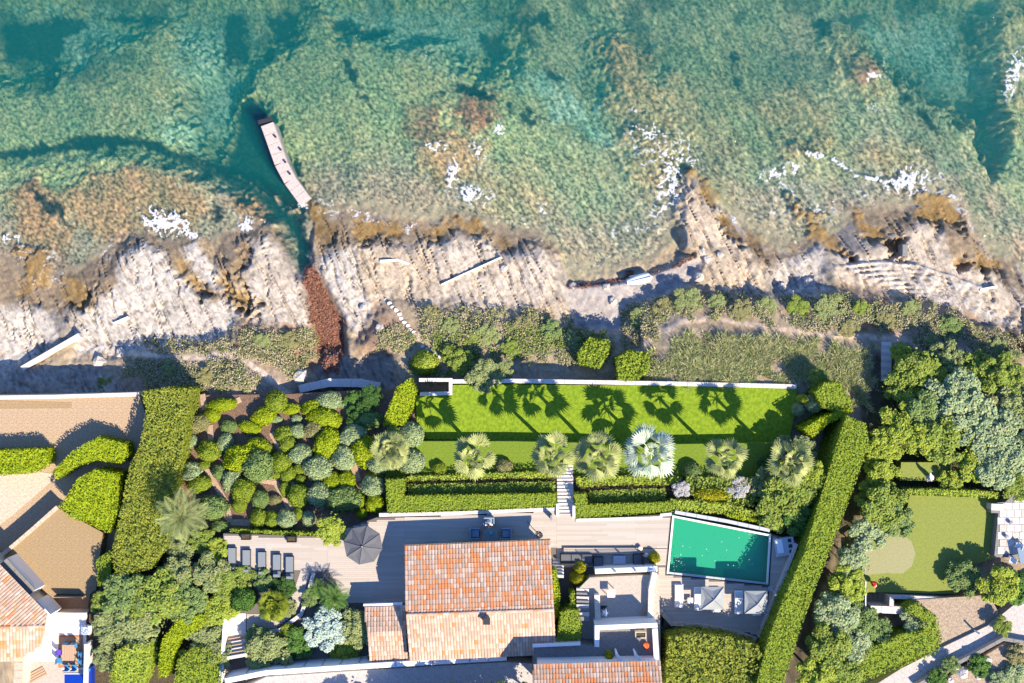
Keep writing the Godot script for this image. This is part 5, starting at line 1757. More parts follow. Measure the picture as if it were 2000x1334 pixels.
	var sh := thing("pool_shower", "slim steel shower post at the pool corner", "shower", at(1505, 1150, DECK + 0.03))
	var sp := MB.new()
	sp.tube([Vector3.ZERO, Vector3(0, 2.0, 0), Vector3(-0.1, 2.15, 0), Vector3(-0.3, 2.15, 0)], [0.035, 0.035, 0.03, 0.03], 8)
	part(sh, "pipe", sp.mesh(true), M.steel)
	box_part(sh, "base", Vector3(0, 0.02, 0), Vector3(0.4, 0.04, 0.4), M.grey_plastic)
	# west terrace
	parasol("octagonal_umbrella", "large dark grey octagonal umbrella on the deck", 708, 1066, 8, 1.58, 12.7, 0.2, M.charcoal_cloth)
	var lg := [[455, 1090, "leftmost of the five grey loungers beside the shrubs"], [483, 1094, "second from left of the five grey loungers"], [513, 1098, "middle one of the five grey loungers"], [542, 1103, "second from right of the five grey loungers"], [567, 1107, "rightmost of the five grey loungers beside the path"]]
	for q in lg:
		lounger(q[2], q[0], q[1], 0.0, M.dark_metal, M.grey_cushion, "grey loungers on the deck")
	planter("left dark planter box by the low hedge strip", 482, 1047, DECK + 0.03, Vector3(0.78, 0.4, 0.5), M.dark_metal)
	planter("right dark planter box by the low hedge strip", 571, 1052, DECK + 0.03, Vector3(0.78, 0.4, 0.5), M.dark_metal)
	armchair("left pale blue armchair in the villa's shade", 928, 1040, -PI / 2, M.blue_cushion, "armchairs in the shade")
	armchair("right pale blue armchair in the villa's shade", 989, 1040, PI / 2, M.blue_cushion, "armchairs in the shade")
	var tb := thing("round_table", "round blue grey table between the armchairs", "table", at(958, 1041, DECK + 0.03))
	var tt := MB.new()
	tt.tube([Vector3(0, 0.70, 0), Vector3(0, 0.74, 0)], [0.62, 0.62], 24)
	part(tb, "table_top", tt.mesh(), M.grey_cushion)
	var tp := MB.new()
	tp.tube([Vector3.ZERO, Vector3(0, 0.05, 0), Vector3(0, 0.09, 0), Vector3(0, 0.70, 0)], [0.3, 0.3, 0.06, 0.06], 12)
	part(tb, "pedestal", tp.mesh(true), M.dark_metal)
	var vs := MB.new()
	vs.tube([Vector3(0, 0, 0), Vector3(0, 0.06, 0), Vector3(0, 0.14, 0), Vector3(0, 0.18, 0)], [0.08, 0.13, 0.14, 0.10], 12)
	whole("glass_bowl", vs.mesh(true), M.turquoise_glass, "turquoise bowl in the middle of the round table", "bowl", "", "", at(959, 1041, DECK + 0.775))
	armchair("armchair behind the round table with a person in it", 955, 1018, PI, M.blue_cushion, "armchairs in the shade")
	seated_person("person in a white top leaning over the round table", 955, 1017, PI)
	var lp := thing("deck_lamp", "dark bollard lamp at the head of the garden stairs", "lamp", at(1076, 1008, DECK + 0.03))
	box_part(lp, "post", Vector3(0, 0.4, 0), Vector3(0.14, 0.8, 0.4), M.dark_metal)
	box_part(lp, "cover", Vector3(0, 0.82, 0), Vector3(0.16, 0.04, 0.44), M.grey_metal)
	var hs := thing("pole_shadow_coil", "dark coil built for umbrella pole shadows beside the villa's corner", "pole_shadow", at(1054, 1045, DECK + 0.03))  # dark tube modelled in place of the umbrella pole shadows
	var hp := []
	var hr := []
	for k in 40:
		var a := k * 0.5
		hp.append(Vector3(cos(a) * (0.26 - 0.002 * k) , 0.05 + 0.004 * k, sin(a) * (0.26 - 0.002 * k)))
		hr.append(0.025)
	hp.append(Vector3(-0.6, 0.06, -0.6)); hr.append(0.025)
	hp.append(Vector3(-1.0, 0.05, -1.1)); hr.append(0.025)
	var hm := MB.new()
	hm.tube(hp, hr, 6)
	part(hs, "coil", hm.mesh(true), M.dark_metal)
	# lounge under the parapet
	var sf := thing("outdoor_sofa", "long dark sofa in the shaded lounge", "sofa", at(1125, 1090, DECK + 0.03))
	box_part(sf, "seat", Vector3(0, 0.2, 0), Vector3(2.6, 0.4, 0.85), M.wicker)
	box_part(sf, "backrest", Vector3(0, 0.4, 0.36), Vector3(2.6, 0.8, 0.14), M.wicker)
	for k in 3:
		box_part(sf, "cushion", Vector3(-0.85 + k * 0.85, 0.46, -0.05), Vector3(0.8, 0.12, 0.7), M.charcoal_cloth)
	var s2 := thing("outdoor_sofa", "dark two seat sofa facing the low glass table", "sofa", at(1168, 1097, DECK + 0.03))
	box_part(s2, "seat", Vector3(0, 0.2, 0), Vector3(0.8, 0.4, 0.9), M.wicker)
	box_part(s2, "cushion", Vector3(0, 0.46, 0), Vector3(0.7, 0.12, 0.8), M.charcoal_cloth)
	var s3 := thing("outdoor_sofa", "dark sofa at the right end of the lounge", "sofa", at(1246, 1094, DECK + 0.03))
	box_part(s3, "seat", Vector3(0, 0.2, 0), Vector3(0.85, 0.4, 1.2), M.wicker)
	box_part(s3, "backrest", Vector3(0.36, 0.4, 0), Vector3(0.14, 0.8, 1.2), M.wicker)
	box_part(s3, "cushion", Vector3(-0.06, 0.46, 0), Vector3(0.66, 0.12, 1.05), M.charcoal_cloth)
	var gt := thing("low_table", "low pale glass table in the shaded lounge", "table", at(1209, 1092, DECK + 0.03))
	box_part(gt, "table_top", Vector3(0, 0.36, 0), Vector3(1.0, 0.06, 0.66), M.grey_plastic)
	for x in [-0.42, 0.42]:
		for z in [-0.26, 0.26]:
			box_part(gt, "leg", Vector3(x, 0.17, z), Vector3(0.06, 0.34, 0.06), M.dark_metal)
	var bn := thing("lounge_bench", "long low olive bench along the seaward side of the lounge", "bench", at(1175, 1075, DECK + 0.03))
	for k in 4:
		box_part(bn, "seat_slat", Vector3(0, 0.22, -0.2 + k * 0.13), Vector3(6.2, 0.05, 0.115), M.board_mats[2])
	for k in 4:
		box_part(bn, "leg", Vector3(-2.7 + 1.8 * k, 0.1, 0), Vector3(0.08, 0.19, 0.45), M.dark_board)
	for q in [[1262, 1083, "white"], [1250, 1070, "cream"]]:
		var pt := MB.new()
		pt.tube([Vector3.ZERO, Vector3(0, 0.3, 0), Vector3(0, 0.33, 0)], [0.13, 0.19, 0.17], 12)
		whole("flower_pot", pt.mesh(true), M.white_paint if q[2] == "white" else M.cream_paint, "%s flower pot at the right end of the lounge" % q[2], "flower pot", "", "", at(q[0], q[1], DECK + 0.03))
	# patio
	var wt2 := thing("patio_table", "white square table on the sunny patio", "table", at(1192, 1155, PATIO))
	box_part(wt2, "table_top", Vector3(0, 0.74, 0), Vector3(0.62, 0.05, 0.62), M.white_paint)
	for x in [-0.26, 0.26]:
		for z in [-0.26, 0.26]:
			box_part(wt2, "leg", Vector3(x, 0.36, z), Vector3(0.05, 0.72, 0.05), M.white_paint)
	var cl := thing("closed_parasol", "closed pale blue parasol standing on the shaded patio", "umbrella", at(1179, 1189, PATIO))
	var cp := MB.new()
	cp.tube([Vector3.ZERO, Vector3(0, 2.3, 0)], [0.025, 0.025], 8)
	part(cl, "pole", cp.mesh(true), M.white_paint)
	for k in 5:
		var f := MB.new()
		var a := TAU * k / 5.0
		var d := Vector3(cos(a), 0, sin(a))
		var s := Vector3(-d.z, 0, d.x)
		f.quad(Vector3(0, 2.3, 0), d * 0.14 + s * 0.09 + Vector3(0, 1.5, 0), d * 0.36 + Vector3(0, 1.0, 0), d * 0.14 - s * 0.09 + Vector3(0, 1.5, 0), Color.WHITE)
		part(cl, "canopy_fold", f.mesh(), M.pale_blue_cloth)
	box_part(cl, "base", Vector3(0, 0.04, 0), Vector3(0.5, 0.08, 0.5), M.dark_metal)
	var bk := MB.new()
	bk.tube([Vector3.ZERO, Vector3(0, 0.3, 0), Vector3(0, 0.32, 0), Vector3(0, 0.28, 0)], [0.2, 0.25, 0.23, 0.2], 14)
	whole("orange_tub", bk.mesh(true), M.orange_plastic, "bright orange tub on the upper terrace", "tub", "", "", at(1261, 1259, 13.2))
	planter("cream planter in the corner of the upper terrace", 1250, 1237, 13.2, Vector3(0.85, 0.5, 0.5), M.cream_render)
	var bq := thing("patio_plank", "slanting tan plank leaning in the patio corner", "plank", at(1257, 1192, PATIO), 0.9)
	box_part(bq, "board", Vector3(0, 0.12, 0), Vector3(0.9, 0.06, 0.22), M.table_wood)
	box_part(bq, "foot", Vector3(0.3, 0.045, 0), Vector3(0.08, 0.09, 0.22), M.table_wood)
	for k in 2:
		var br := thing("roof_brace", "blue white roof brace, the %s one above the lower roof" % ["left", "right"][k], "beam", at(1208 + k * 36, 1276, 13.2), -0.9)
		box_part(br, "beam", Vector3(0, 1.6, 0), Vector3(1.1, 0.18, 0.2), M.white_paint)
		box_part(br, "post", Vector3(-0.4, 0.75, 0), Vector3(0.14, 1.5, 0.14), M.white_paint)

# ------------------------------------------------------------------ the neighbour in the west
func make_west() -> void:
	var base := 9.3
	platform("white_terrace", [[62, 1232], [100, 1212], [108, 1197], [168, 1197], [168, 1350], [60, 1350], [60, 1290]], base, 7.0, M.white_render)
	platform("brown_terrace", [[66, 1292], [120, 1292], [120, 1308], [168, 1308], [168, 1350], [50, 1350], [50, 1310]], base + 0.006, 9.0, M.patio_paving)
	var o := thing("tiled_cottage", "neighbour's house with pale tile roof at the left edge", "house", at(20, 1220, base))
	house_body(o, [[-60, 1085, 11.4], [5, 1112, 11.4], [84, 1204, 11.4], [78, 1222, 11.6], [70, 1256, 11.4], [34, 1270, 11.4], [28, 1290, 11.4], [-60, 1295, 11.4]], 8.0, M.cream_render)
	var r0 := at(-70, 1030, 12.0)
	var r1 := at(92, 1198, 12.0)
	var r2 := at(88, 1223, 12.25)
	var r3 := at(-70, 1227, 13.7)
	tiled_slope(o, "roof", [r1, r0, r3, r2], Vector3(1, -0.5, -1), 0.03, 31)
	tiled_slope(o, "roof", [r2, r3, at(-70, 1310, 12.6), at(36, 1285, 11.92), at(80, 1262, 11.81)], Vector3(0, -1, 2.5), 0.10, 33)
	ridge(o, r3, r2)
	wall("roof_gutter", "blue grey flat gutter roof along the western house", [[4, 1098], [60, 1160]], 1.0, 9.0, 11.2, M.white_render, M.slate_paving, 1.2)
	wall("roof_gutter", "bright white end of the gutter roof by the white terrace", [[64, 1180], [90, 1208]], 0.95, 9.0, 11.3, M.white_render, M.white_paint, 1.6)
	wall("ridge_wall", "tan ridge wall running down beside the western house", [[38, 1262], [34, 1340]], 0.7, 8.0, 11.0, M.cream_render, M.sand_path, 0.6)
	wall("terrace_wall", "white wall on the right of the western terrace", [[168, 1258], [166, 1345]], 0.3, 8.5, 10.6, M.white_render, M.white_paint, 1.6)
	wall("terrace_fence", "slender dark fence post line beside the straw lawn", [[105, 1165], [160, 1166]], 0.1, 9.0, 9.9, M.dark_metal)
	var pl := thing("small_pool", "deep blue pool corner at the bottom left edge", "pool", at(146, 1330, base))
	box_part(pl, "basin", Vector3(0, -0.1, 0.2), Vector3(1.7, 0.24, 1.5), M.blue_tile)
	box_part(pl, "rim", Vector3(0, 0.03, -0.62), Vector3(1.8, 0.06, 0.14), M.grey_plastic)
	var p2 := thing("water_barrel", "dark blue tank behind the white terrace wall", "tank", at(180, 1320, 9.4))
	box_part(p2, "tank", Vector3(0, 0.4, 0), Vector3(0.45, 0.8, 1.9), M.blue_tile)
	var cap := MB.new()
	cap.tube([Vector3(0, 0.8, -0.75), Vector3(0, 0.9, -0.75)], [0.18, 0.16], 12)
	part(p2, "lid", cap.mesh(), M.blue_seat)
	var rug := thing("patterned_rug", "orange brown patterned rug under the dining table", "rug", at(138, 1272, base))
	box_part(rug, "rug_field", Vector3(0, 0.012, 0), Vector3(2.0, 0.02, 2.7), M.terracotta_pot)
	box_part(rug, "rug_centre", Vector3(0, 0.018, 0), Vector3(1.7, 0.02, 2.3), M.table_wood)
	var t := thing("dining_table", "sandy wooden dining table on the white terrace", "table", at(140, 1270, base + 0.03))
	for k in 5:
		box_part(t, "table_board", Vector3(-0.4 + 0.2 * k, 0.74, 0), Vector3(0.19, 0.05, 1.3), M.table_wood)
	for x in [-0.42, 0.42]:
		for z in [-0.56, 0.56]:
			box_part(t, "leg", Vector3(x, 0.36, z), Vector3(0.08, 0.72, 0.08), M.table_wood)
	var seats := [[134, 1257, 0.0, "blue chair at the top left of the dining table", "blue_seat"], [150, 1257, 0.0, "blue chair at the top right of the dining table", "blue_seat"], [121, 1271, PI / 2, "violet chair on the left of the dining table", "violet_seat"], [121, 1287, PI / 2, "light blue chair on the lower left of the dining table", "blue_seat"],
		[161, 1274, -PI / 2, "blue chair on the right of the dining table", "blue_seat"], [161, 1288, -PI / 2, "blue chair on the lower right of the dining table", "blue_seat"], [135, 1300, PI, "blue chair at the bottom left of the dining table", "blue_seat"], [149, 1300, PI, "blue chair at the bottom right of the dining table", "blue_seat"]]
	for q in seats:
		var c := thing("dining_chair", q[3], "chair", at(q[0], q[1], base + 0.03), q[2], "chairs round the dining table")
		box_part(c, "seat", Vector3(0, 0.44, 0), Vector3(0.42, 0.06, 0.42), M[q[4]])
		box_part(c, "backrest", Vector3(0, 0.68, -0.2), Vector3(0.42, 0.44, 0.04), M[q[4]])
		for x in [-0.18, 0.18]:
			for z in [-0.18, 0.18]:
				box_part(c, "leg", Vector3(x, 0.21, z), Vector3(0.035, 0.42, 0.035), M.dark_metal)
	var ac := thing("terrace_planter", "white planter with blue flowers at the terrace corner", "planter", at(172, 1228, base))
	box_part(ac, "box", Vector3(0, 0.25, 0), Vector3(0.7, 0.5, 0.7), M.white_paint)
	var fl := MB.new()
	for k in 160:
		scatter_leaf(fl, Vector3(rng.randf_range(-0.3, 0.3), 0.5 + rng.randf() * 0.2, rng.randf_range(-0.3, 0.3)), Vector3.UP, 0.07, 0.8)
	part(ac, "flowers", fl.mesh(), M.pale_blue_cloth)
	var ba := thing("timber_stack", "stack of light boards by the western house", "timber", at(72, 1318, base + 0.01), 0.5)
	for k in 4:
		box_part(ba, "plank", Vector3(0, 0.05, -0.3 + k * 0.2), Vector3(1.5, 0.08, 0.17), M.table_wood)

# ------------------------------------------------------------------ the neighbour in the east
func make_east() -> void:
	var o := thing("garden_sculpture", "white curved sculpture standing on the upper turf", "sculpture", at(1813, 930, 9.0))
	var b := MB.new()
	b.tube([Vector3(0.1, 0, 0.2), Vector3(0.15, 0.3, 0.12), Vector3(0.05, 0.6, 0.0), Vector3(-0.12, 0.85, -0.12), Vector3(-0.2, 1.0, -0.28), Vector3(-0.24, 1.05, -0.4)], [0.14, 0.2, 0.19, 0.14, 0.1, 0.05], 10)
	part(o, "figure", b.mesh(true), M.white_paint)
	box_part(o, "plinth", Vector3(0.1, 0.03, 0.2), Vector3(0.5, 0.08, 0.5), M.concrete)
	var r := thing("garden_ornament", "red garden ornament with a cream foot on the turf", "ornament", at(1704, 1139, 9.2))
	var rb := MB.new()
	rb.ball(Vector3(-0.05, 0.5, -0.05), Vector3(0.2, 0.26, 0.24), 7, 12)
	rb.tube([Vector3(-0.1, 0.62, -0.1), Vector3(-0.2, 0.85, -0.18), Vector3(-0.3, 0.9, -0.24)], [0.11, 0.08, 0.03], 8)
	part(r, "body", rb.mesh(true), M.red_paint)
	var rf := MB.new()
	rf.tube([Vector3(0.16, 0, 0.16), Vector3(0.15, 0.14, 0.15), Vector3(0.05, 0.3, 0.05)], [0.17, 0.16, 0.06], 10)
	part(r, "foot", rf.mesh(true), M.cream_paint)
	var g := thing("practice_net", "white framed net standing left of the lower turf", "net", at(1676, 1155, 9.2))
	for z in [-1.2, 1.2]:
		var p := MB.new()
		p.tube([Vector3(0, 0, z), Vector3(0, 1.9, z)], [0.035, 0.035], 8)
		part(g, "post", p.mesh(true), M.white_paint)
	var bar := MB.new()
	bar.tube([Vector3(0, 1.9, -1.23), Vector3(0, 1.9, 1.23)], [0.05, 0.05], 8)
	part(g, "crossbar", bar.mesh(true), M.white_paint)
	for k in 9:
		var w := MB.new()
		w.tube([Vector3(0, 0.05, -1.08 + 0.27 * k), Vector3(0, 1.86, -1.08 + 0.27 * k)], [0.008, 0.008], 4)
		part(g, "net_cord", w.mesh(), M.grey_plastic)
	var gb := thing("turf_bench", "short white bench at the left of the putting patch", "bench", at(1690, 1070, 9.2), 0.6)
	for k in 3:
		box_part(gb, "seat_slat", Vector3(0, 0.42, -0.13 + 0.13 * k), Vector3(0.95, 0.05, 0.11), M.white_paint)
	for s in [-0.36, 0.36]:
		box_part(gb, "leg", Vector3(s, 0.2, 0), Vector3(0.07, 0.4, 0.36), M.white_paint)
	# paving slabs of the right hand terrace
	var te := thing("terrace_paving", "pale paving slabs of the terrace at the right edge", "paving", at(1975, 1030, 10.0))
	for r2 in 8:
		for c in 6:
			var u := 1955.0 + c * 14.4 + (0 if r2 % 2 else 4)
			var v := 974.0 + r2 * 14.4
			if u < 1985 - 0.8 * (v - 962) and v < 985 or v > 1080:
				continue
			var p := at(u, v, 10.0) - te.position
			var s := MB.new()
			s.slab(Vector3.ZERO, Vector3(0.575, 0.04, 0.575), 0.008)
			part(te, "paving_slab", s.mesh(), [M.concrete, M.concrete, M.stone][rng.randi() % 3], Transform3D(Basis(), p))
	wall("terrace_ledge", "pale ledge stepping out from the right hand terrace", [[1936, 990], [1962, 991]], 0.55, 8.5, 10.15, M.stone, M.pale_stone, 1.0)
	for q in [[1972, 1020, "dark"], [1964, 1047, "small grey"]]:
		var pt := MB.new()
		pt.tube([Vector3.ZERO, Vector3(0, 0.26, 0), Vector3(0, 0.3, 0)], [0.12, 0.17, 0.15], 10)
		whole("terrace_pot", pt.mesh(true), M.grey_metal, "%s pot standing on the right hand terrace" % q[2], "pot", "", "", at(q[0], q[1], 10.04))
	var tb := thing("terrace_table", "grey blue table in shade at the right edge", "table", at(1992, 1080, 10.0), 0.2)
	box_part(tb, "table_top", Vector3(0, 0.74, 0), Vector3(0.9, 0.05, 1.3), M.blue_cushion)
	for x in [-0.38, 0.38]:
		for z in [-0.56, 0.56]:
			box_part(tb, "leg", Vector3(x, 0.36, z), Vector3(0.06, 0.72, 0.06), M.grey_metal)
	for q in [[1972, 1092, "lower left"], [1984, 1064, "upper left"]]:
		var c := thing("terrace_chair", "white chair at the %s of the right hand table" % q[2], "chair", at(q[0], q[1], 10.0), 1.2)
		box_part(c, "seat", Vector3(0, 0.44, 0), Vector3(0.45, 0.06, 0.45), M.white_paint)
		box_part(c, "backrest", Vector3(0, 0.66, 0.2), Vector3(0.45, 0.42, 0.05), M.white_paint)
		for x in [-0.18, 0.18]:
			for z in [-0.18, 0.18]:
				box_part(c, "leg", Vector3(x, 0.21, z), Vector3(0.04, 0.42, 0.04), M.white_paint)
	var mk := thing("marker_post", "slim white marker post at the bend of the road", "post", at(1904, 1232, 9.9))
	var mp := MB.new()
	mp.tube([Vector3.ZERO, Vector3(0, 1.0, 0)], [0.09, 0.08], 8)
	part(mk, "post", mp.mesh(true), M.white_paint)
	var m2 := MB.new()
	m2.ball(Vector3(0, 1.02, 0), Vector3(0.1, 0.06, 0.1), 4, 8)
	part(mk, "cap", m2.mesh(true), M.white_paint)
	for q in [[1880, 1314, 0.5], [1866, 1302, 0.35], [1895, 1300, 0.3], [1930, 1290, 0.35], [1856, 1328, 0.3], [1912, 1322, 0.25]]:
		var s := MB.new()
		var rings := []
		for r3 in 5:
			var a := PI * (0.05 + 0.9 * r3 / 4.0)
			var ring := []
			for j in 8:
				var e := TAU * j / 8.0
				var k: float = rng.randf_range(0.75, 1.2) * q[2]
				ring.append(Vector3(sin(a) * cos(e) * k, cos(a) * k * 0.7, sin(a) * sin(e) * k))
			rings.append(ring)
		s.skin(rings)
		whole("garden_rock", s.mesh(), M.pale_stone, where_label("white garden rock", q[0], q[1]), "rock", "white rocks below the road", "", at(q[0], q[1], 10.4))

# ------------------------------------------------------------------ palms
func make_palms() -> void:
	palm("fan_palm", "pale fan palm nearest the left hedge above the lawn strip", 924, 890, 50, 13.0, STRIP, "pale", 15, false, "fan palms along the lawn")
	palm("fan_palm", "pale fan palm just left of the garden stairs", 1080, 888, 50, 14.2, STRIP, "pale", 15, false, "fan palms along the lawn")
	palm("fan_palm", "broad fan palm just right of the garden stairs", 1168, 892, 57, 14.0, STRIP, "pale", 15, false, "fan palms along the lawn")
	palm("silver_palm", "big silver white fan palm below the lawn", 1270, 884, 60, 11.9, STRIP, "silver", 17)
	palm("fan_palm", "fan palm between the silver palm and the right trees", 1418, 895, 48, 13.7, STRIP, "pale", 15, false, "fan palms along the lawn")
	palm("fan_palm", "fan palm rising over the trees right of the lawn", 1545, 902, 52, 14.0, STRIP, "pale", 15, false, "fan palms along the lawn")
	palm("bushy_palm", "low bright fan palm at the left end of the lawn strip", 760, 880, 42, 10.6, 8.2, "pale", 40)
	palm("feather_palm", "feather leaved palm beside the tall western hedge", 355, 1010, 58, 13.0, 8.8, "olive", 30, true)
	palm("young_palm", "dark young palm at the bend of the deck path", 652, 1165, 34, 11.6, DECK, "deep", 26, true)
	palm("young_palm", "small dark palm left of the shaded deck corner", 622, 1150, 24, 11.2, DECK, "deep", 20, true)
	tree("silver_shrub", "silvery white leafy shrub close to the annex", "shrub", 634, 1234, 44, 12.0, DECK, "frost", 0.7)
	palm("spiky_yucca", "round spiky yucca beside the landing path", 534, 1184, 34, 11.4, DECK, "yellow", 44)

# ------------------------------------------------------------------ clipped bushes
func make_topiary() -> void:
	var t := [[360, 280, 100, 42, -8, "lime"], [285, 360, 55, 45, 0, "lime"], [185, 425, 75, 58, -25, "dull"], [420, 445, 55, 42, 0, "sea_green"], [775, 255, 72, 70, 30, "green"], [685, 365, 80, 60, -20, "lime"], [895, 310, 65, 38, -8, "lime"], [1050, 300, 68, 48, -30, "lime"], [1190, 250, 78, 62, 0, "sage"], [1145, 385, 115, 70, 12, "lime"],
		[580, 455, 75, 42, 15, "lime"], [840, 500, 65, 50, -25, "green"], [950, 480, 55, 48, 0, "sage"], [1065, 470, 65, 60, -30, "dull"], [870, 580, 55, 55, -30, "green"], [1305, 275, 35, 30, 0, "sage"], [780, 390, 42, 26, 0, "sage"], [940, 385, 36, 28, 0, "sage"], [265, 635, 76, 70, 0, "green"], [385, 570, 50, 65, 25, "sage"], [130, 560, 40, 45, 0, "sage"],
		[500, 690, 105, 88, -25, "lime"], [615, 620, 90, 70, -25, "lime"], [640, 750, 105, 110, 20, "sea_green"], [810, 720, 70, 66, 0, "green"], [965, 660, 76, 66, -20, "sage"], [1170, 580, 80, 108, 25, "lime"], [1365, 520, 96, 72, -30, "sage"], [1300, 690, 78, 86, 0, "sage"], [1460, 640, 86, 102, 0, "lime"], [1100, 770, 90, 86, 0, "sage"], [960, 770, 40, 36, 0, "green"], [970, 850, 36, 30, 0, "green"], [870, 810, 48, 54, 20, "green"], [770, 810, 50, 30, 0, "green"],
		[125, 790, 70, 64, -20, "sage"], [345, 795, 48, 50, 0, "sea_green"], [190, 890, 76, 56, -15, "green"], [435, 860, 60, 76, 25, "sage"], [530, 935, 76, 76, 0, "green"], [500, 1050, 46, 50, 0, "green"], [660, 1005, 56, 60, 0, "sea_green"], [770, 1005, 46, 32, 0, "dull"], [850, 925, 36, 52, 0, "green"], [955, 980, 72, 76, 0, "green"], [1110, 975, 82, 82, -15, "sage"], [1215, 870, 60, 66, -10, "lime"], [1315, 860, 60, 62, -10, "lime"], [1290, 1005, 122, 86, 0, "sea_green"], [1415, 1015, 46, 46, 0, "lime"], [1525, 905, 82, 72, 0, "sage"], [1540, 1040, 62, 62, 0, "lime"], [1440, 1110, 38, 36, 0, "lime"],
		[295, 1070, 96, 80, -10, "sea_green"], [645, 1150, 56, 64, 0, "green"], [750, 1160, 52, 56, 0, "green"], [860, 1155, 64, 64, 0, "sage"], [955, 1110, 36, 40, 0, "green"], [1030, 1155, 42, 56, 0, "sage"], [350, 1210, 60, 40, 0, "sea_green"], [1540, 820, 60, 36, 0, "green"], [720, 620, 32, 42, 0, "green"], [1470, 395, 110, 62, 0, "sea_green"], [1200, 1020, 50, 52, 0, "dull"], [230, 740, 38, 28, 0, "green"], [1430, 330, 60, 50, 0, "deep"]]
	var rows := []
	t.sort_custom(func(a, b): return a[1] < b[1])
	var k := 0
	while k < t.size():
		var row := t.slice(k, mini(k + 8, t.size()))
		row.sort_custom(func(a, b): return a[0] < b[0])
		rows.append(row)
		k += 8
	var words := {"lime": "lime green", "green": "fresh green", "sage": "grey green", "sea_green": "blue green", "dull": "dull olive", "deep": "deep green"}
	var ordinal := ["first", "second", "third", "fourth", "fifth", "sixth", "seventh", "eighth", "ninth"]
	for r in rows.size():
		for c in rows[r].size():
			var q: Array = rows[r][c]
			var u: float = 340.0 + q[0] * 0.2549
			var v: float = 720.0 + q[1] * 0.2549
			var size := "small" if minf(q[2], q[3]) < 45 else ("large" if maxf(q[2], q[3]) > 90 else "round")
			var text := "%s %s clipped bush, %s from left in the %s topiary row from the sea" % [size, words[q[5]], ordinal[c], ordinal[r]]
			bush("topiary_bush", text, u, v, q[2] * 0.312, q[3] * 0.312, -q[4], q[5], topiary_height(u, v), 0.0, "clipped bushes of the topiary garden")
	bush("round_bush", "clipped ball left of the first palm on the lawn strip", 858, 916, 14, 13, 0, "green", STRIP)
	bush("round_bush", "brownish clipped ball between two palms on the strip", 986, 912, 17, 15, 0, "dull", STRIP)
	bush("round_bush", "dark blue green ball right of the silver palm", 1353, 922, 20, 19, 0, "sea_green", STRIP)
	bush("round_bush", "upper sage dome behind the low bright palm", 802, 850, 26, 25, 0, "sage", 8.0)
	bush("round_bush", "lower sage dome behind the low bright palm", 803, 902, 27, 24, 0, "sage", 8.3)
	bush("round_bush", "left sage dome under the low bright palm", 740, 905, 24, 22, 0, "sage", 8.3)
	bush("round_bush", "upper sage ball in the hedge corner right of the lawn", 1590, 790, 20, 18, 0, "sage", LAWN, 1.6)
	bush("round_bush", "lower sage ball in the hedge corner right of the lawn", 1562, 800, 13, 14, 0, "sage", LAWN, 1.2)
	bush("round_bush", "yellow ball tucked above the hedge corner balls", 1568, 780, 10, 10, 0, "yellow", LAWN, 1.4)
	bush("round_bush", "golden grassy bush at the top left of the lounge", 1133, 1108, 13, 13, 0, "golden", DECK, 1.1)
	bush("round_bush", "large golden bush left of the patio parapet", 1128, 1130, 16, 12, 0, "golden", DECK, 1.3)
	bush("round_bush", "small golden bush at the patio parapet end", 1148, 1134, 9, 9, 0, "golden", DECK, 1.2)
	bush("round_bush", "golden bush beside the pool's left corner", 1278, 1090, 12, 11, 0, "golden", DECK, 0.9)
	bush("round_bush", "golden dome hedge below the annex", 748, 1284, 31, 16, 0, "yellow", DECK, 1.6)
	bush("round_bush", "glossy dark green dome beside the wooden steps garden", 475, 1172, 25, 25, 0, "deep", DECK, 1.5)
	bush("round_bush", "yellow flowering bush in the bed above the pool", 1388, 966, 36, 15, -4, "golden", BED, 1.3)
	tree("flowering_bush", "grey flowering bush right of the pool bed", "bush", 1445, 954, 22, 10.2, BED, "white_flower", 0.8)
	tree("flowering_bush", "grey flowering bush left of the yellow one", "bush", 1331, 956, 18, 10.2, BED, "white_flower", 0.8)
	bush("round_bush", "tiny yellow bush on the upper terrace", 1190, 1281, 8, 9, 0, "golden", 13.2, 0.8)
	bush("round_bush", "bright bush over the sunken stone corner", 830, 708, 27, 24, 0, "yellow", 5.4, 1.5)
	bush("round_bush", "small pale bush at the first step of the strip", 1440, 935, 10, 8, 0, "sage", STRIP)
	for q in [[1860, 1300, 18, "sea_green"], [1915, 1300, 26, "deep"], [1990, 1320, 30, "sage"], [1960, 1330, 26, "sage"], [1830, 1330, 24, "deep"], [1985, 1280, 22, "dull"], [1960, 1225, 20, "mid"]]:
		tree("rock_garden_bush", where_label("loose bush among the rocks", q[0], q[1]), "bush", q[0], q[1], q[2], 11.3, 10.2, q[3], 0.8, "bushes of the rock garden")

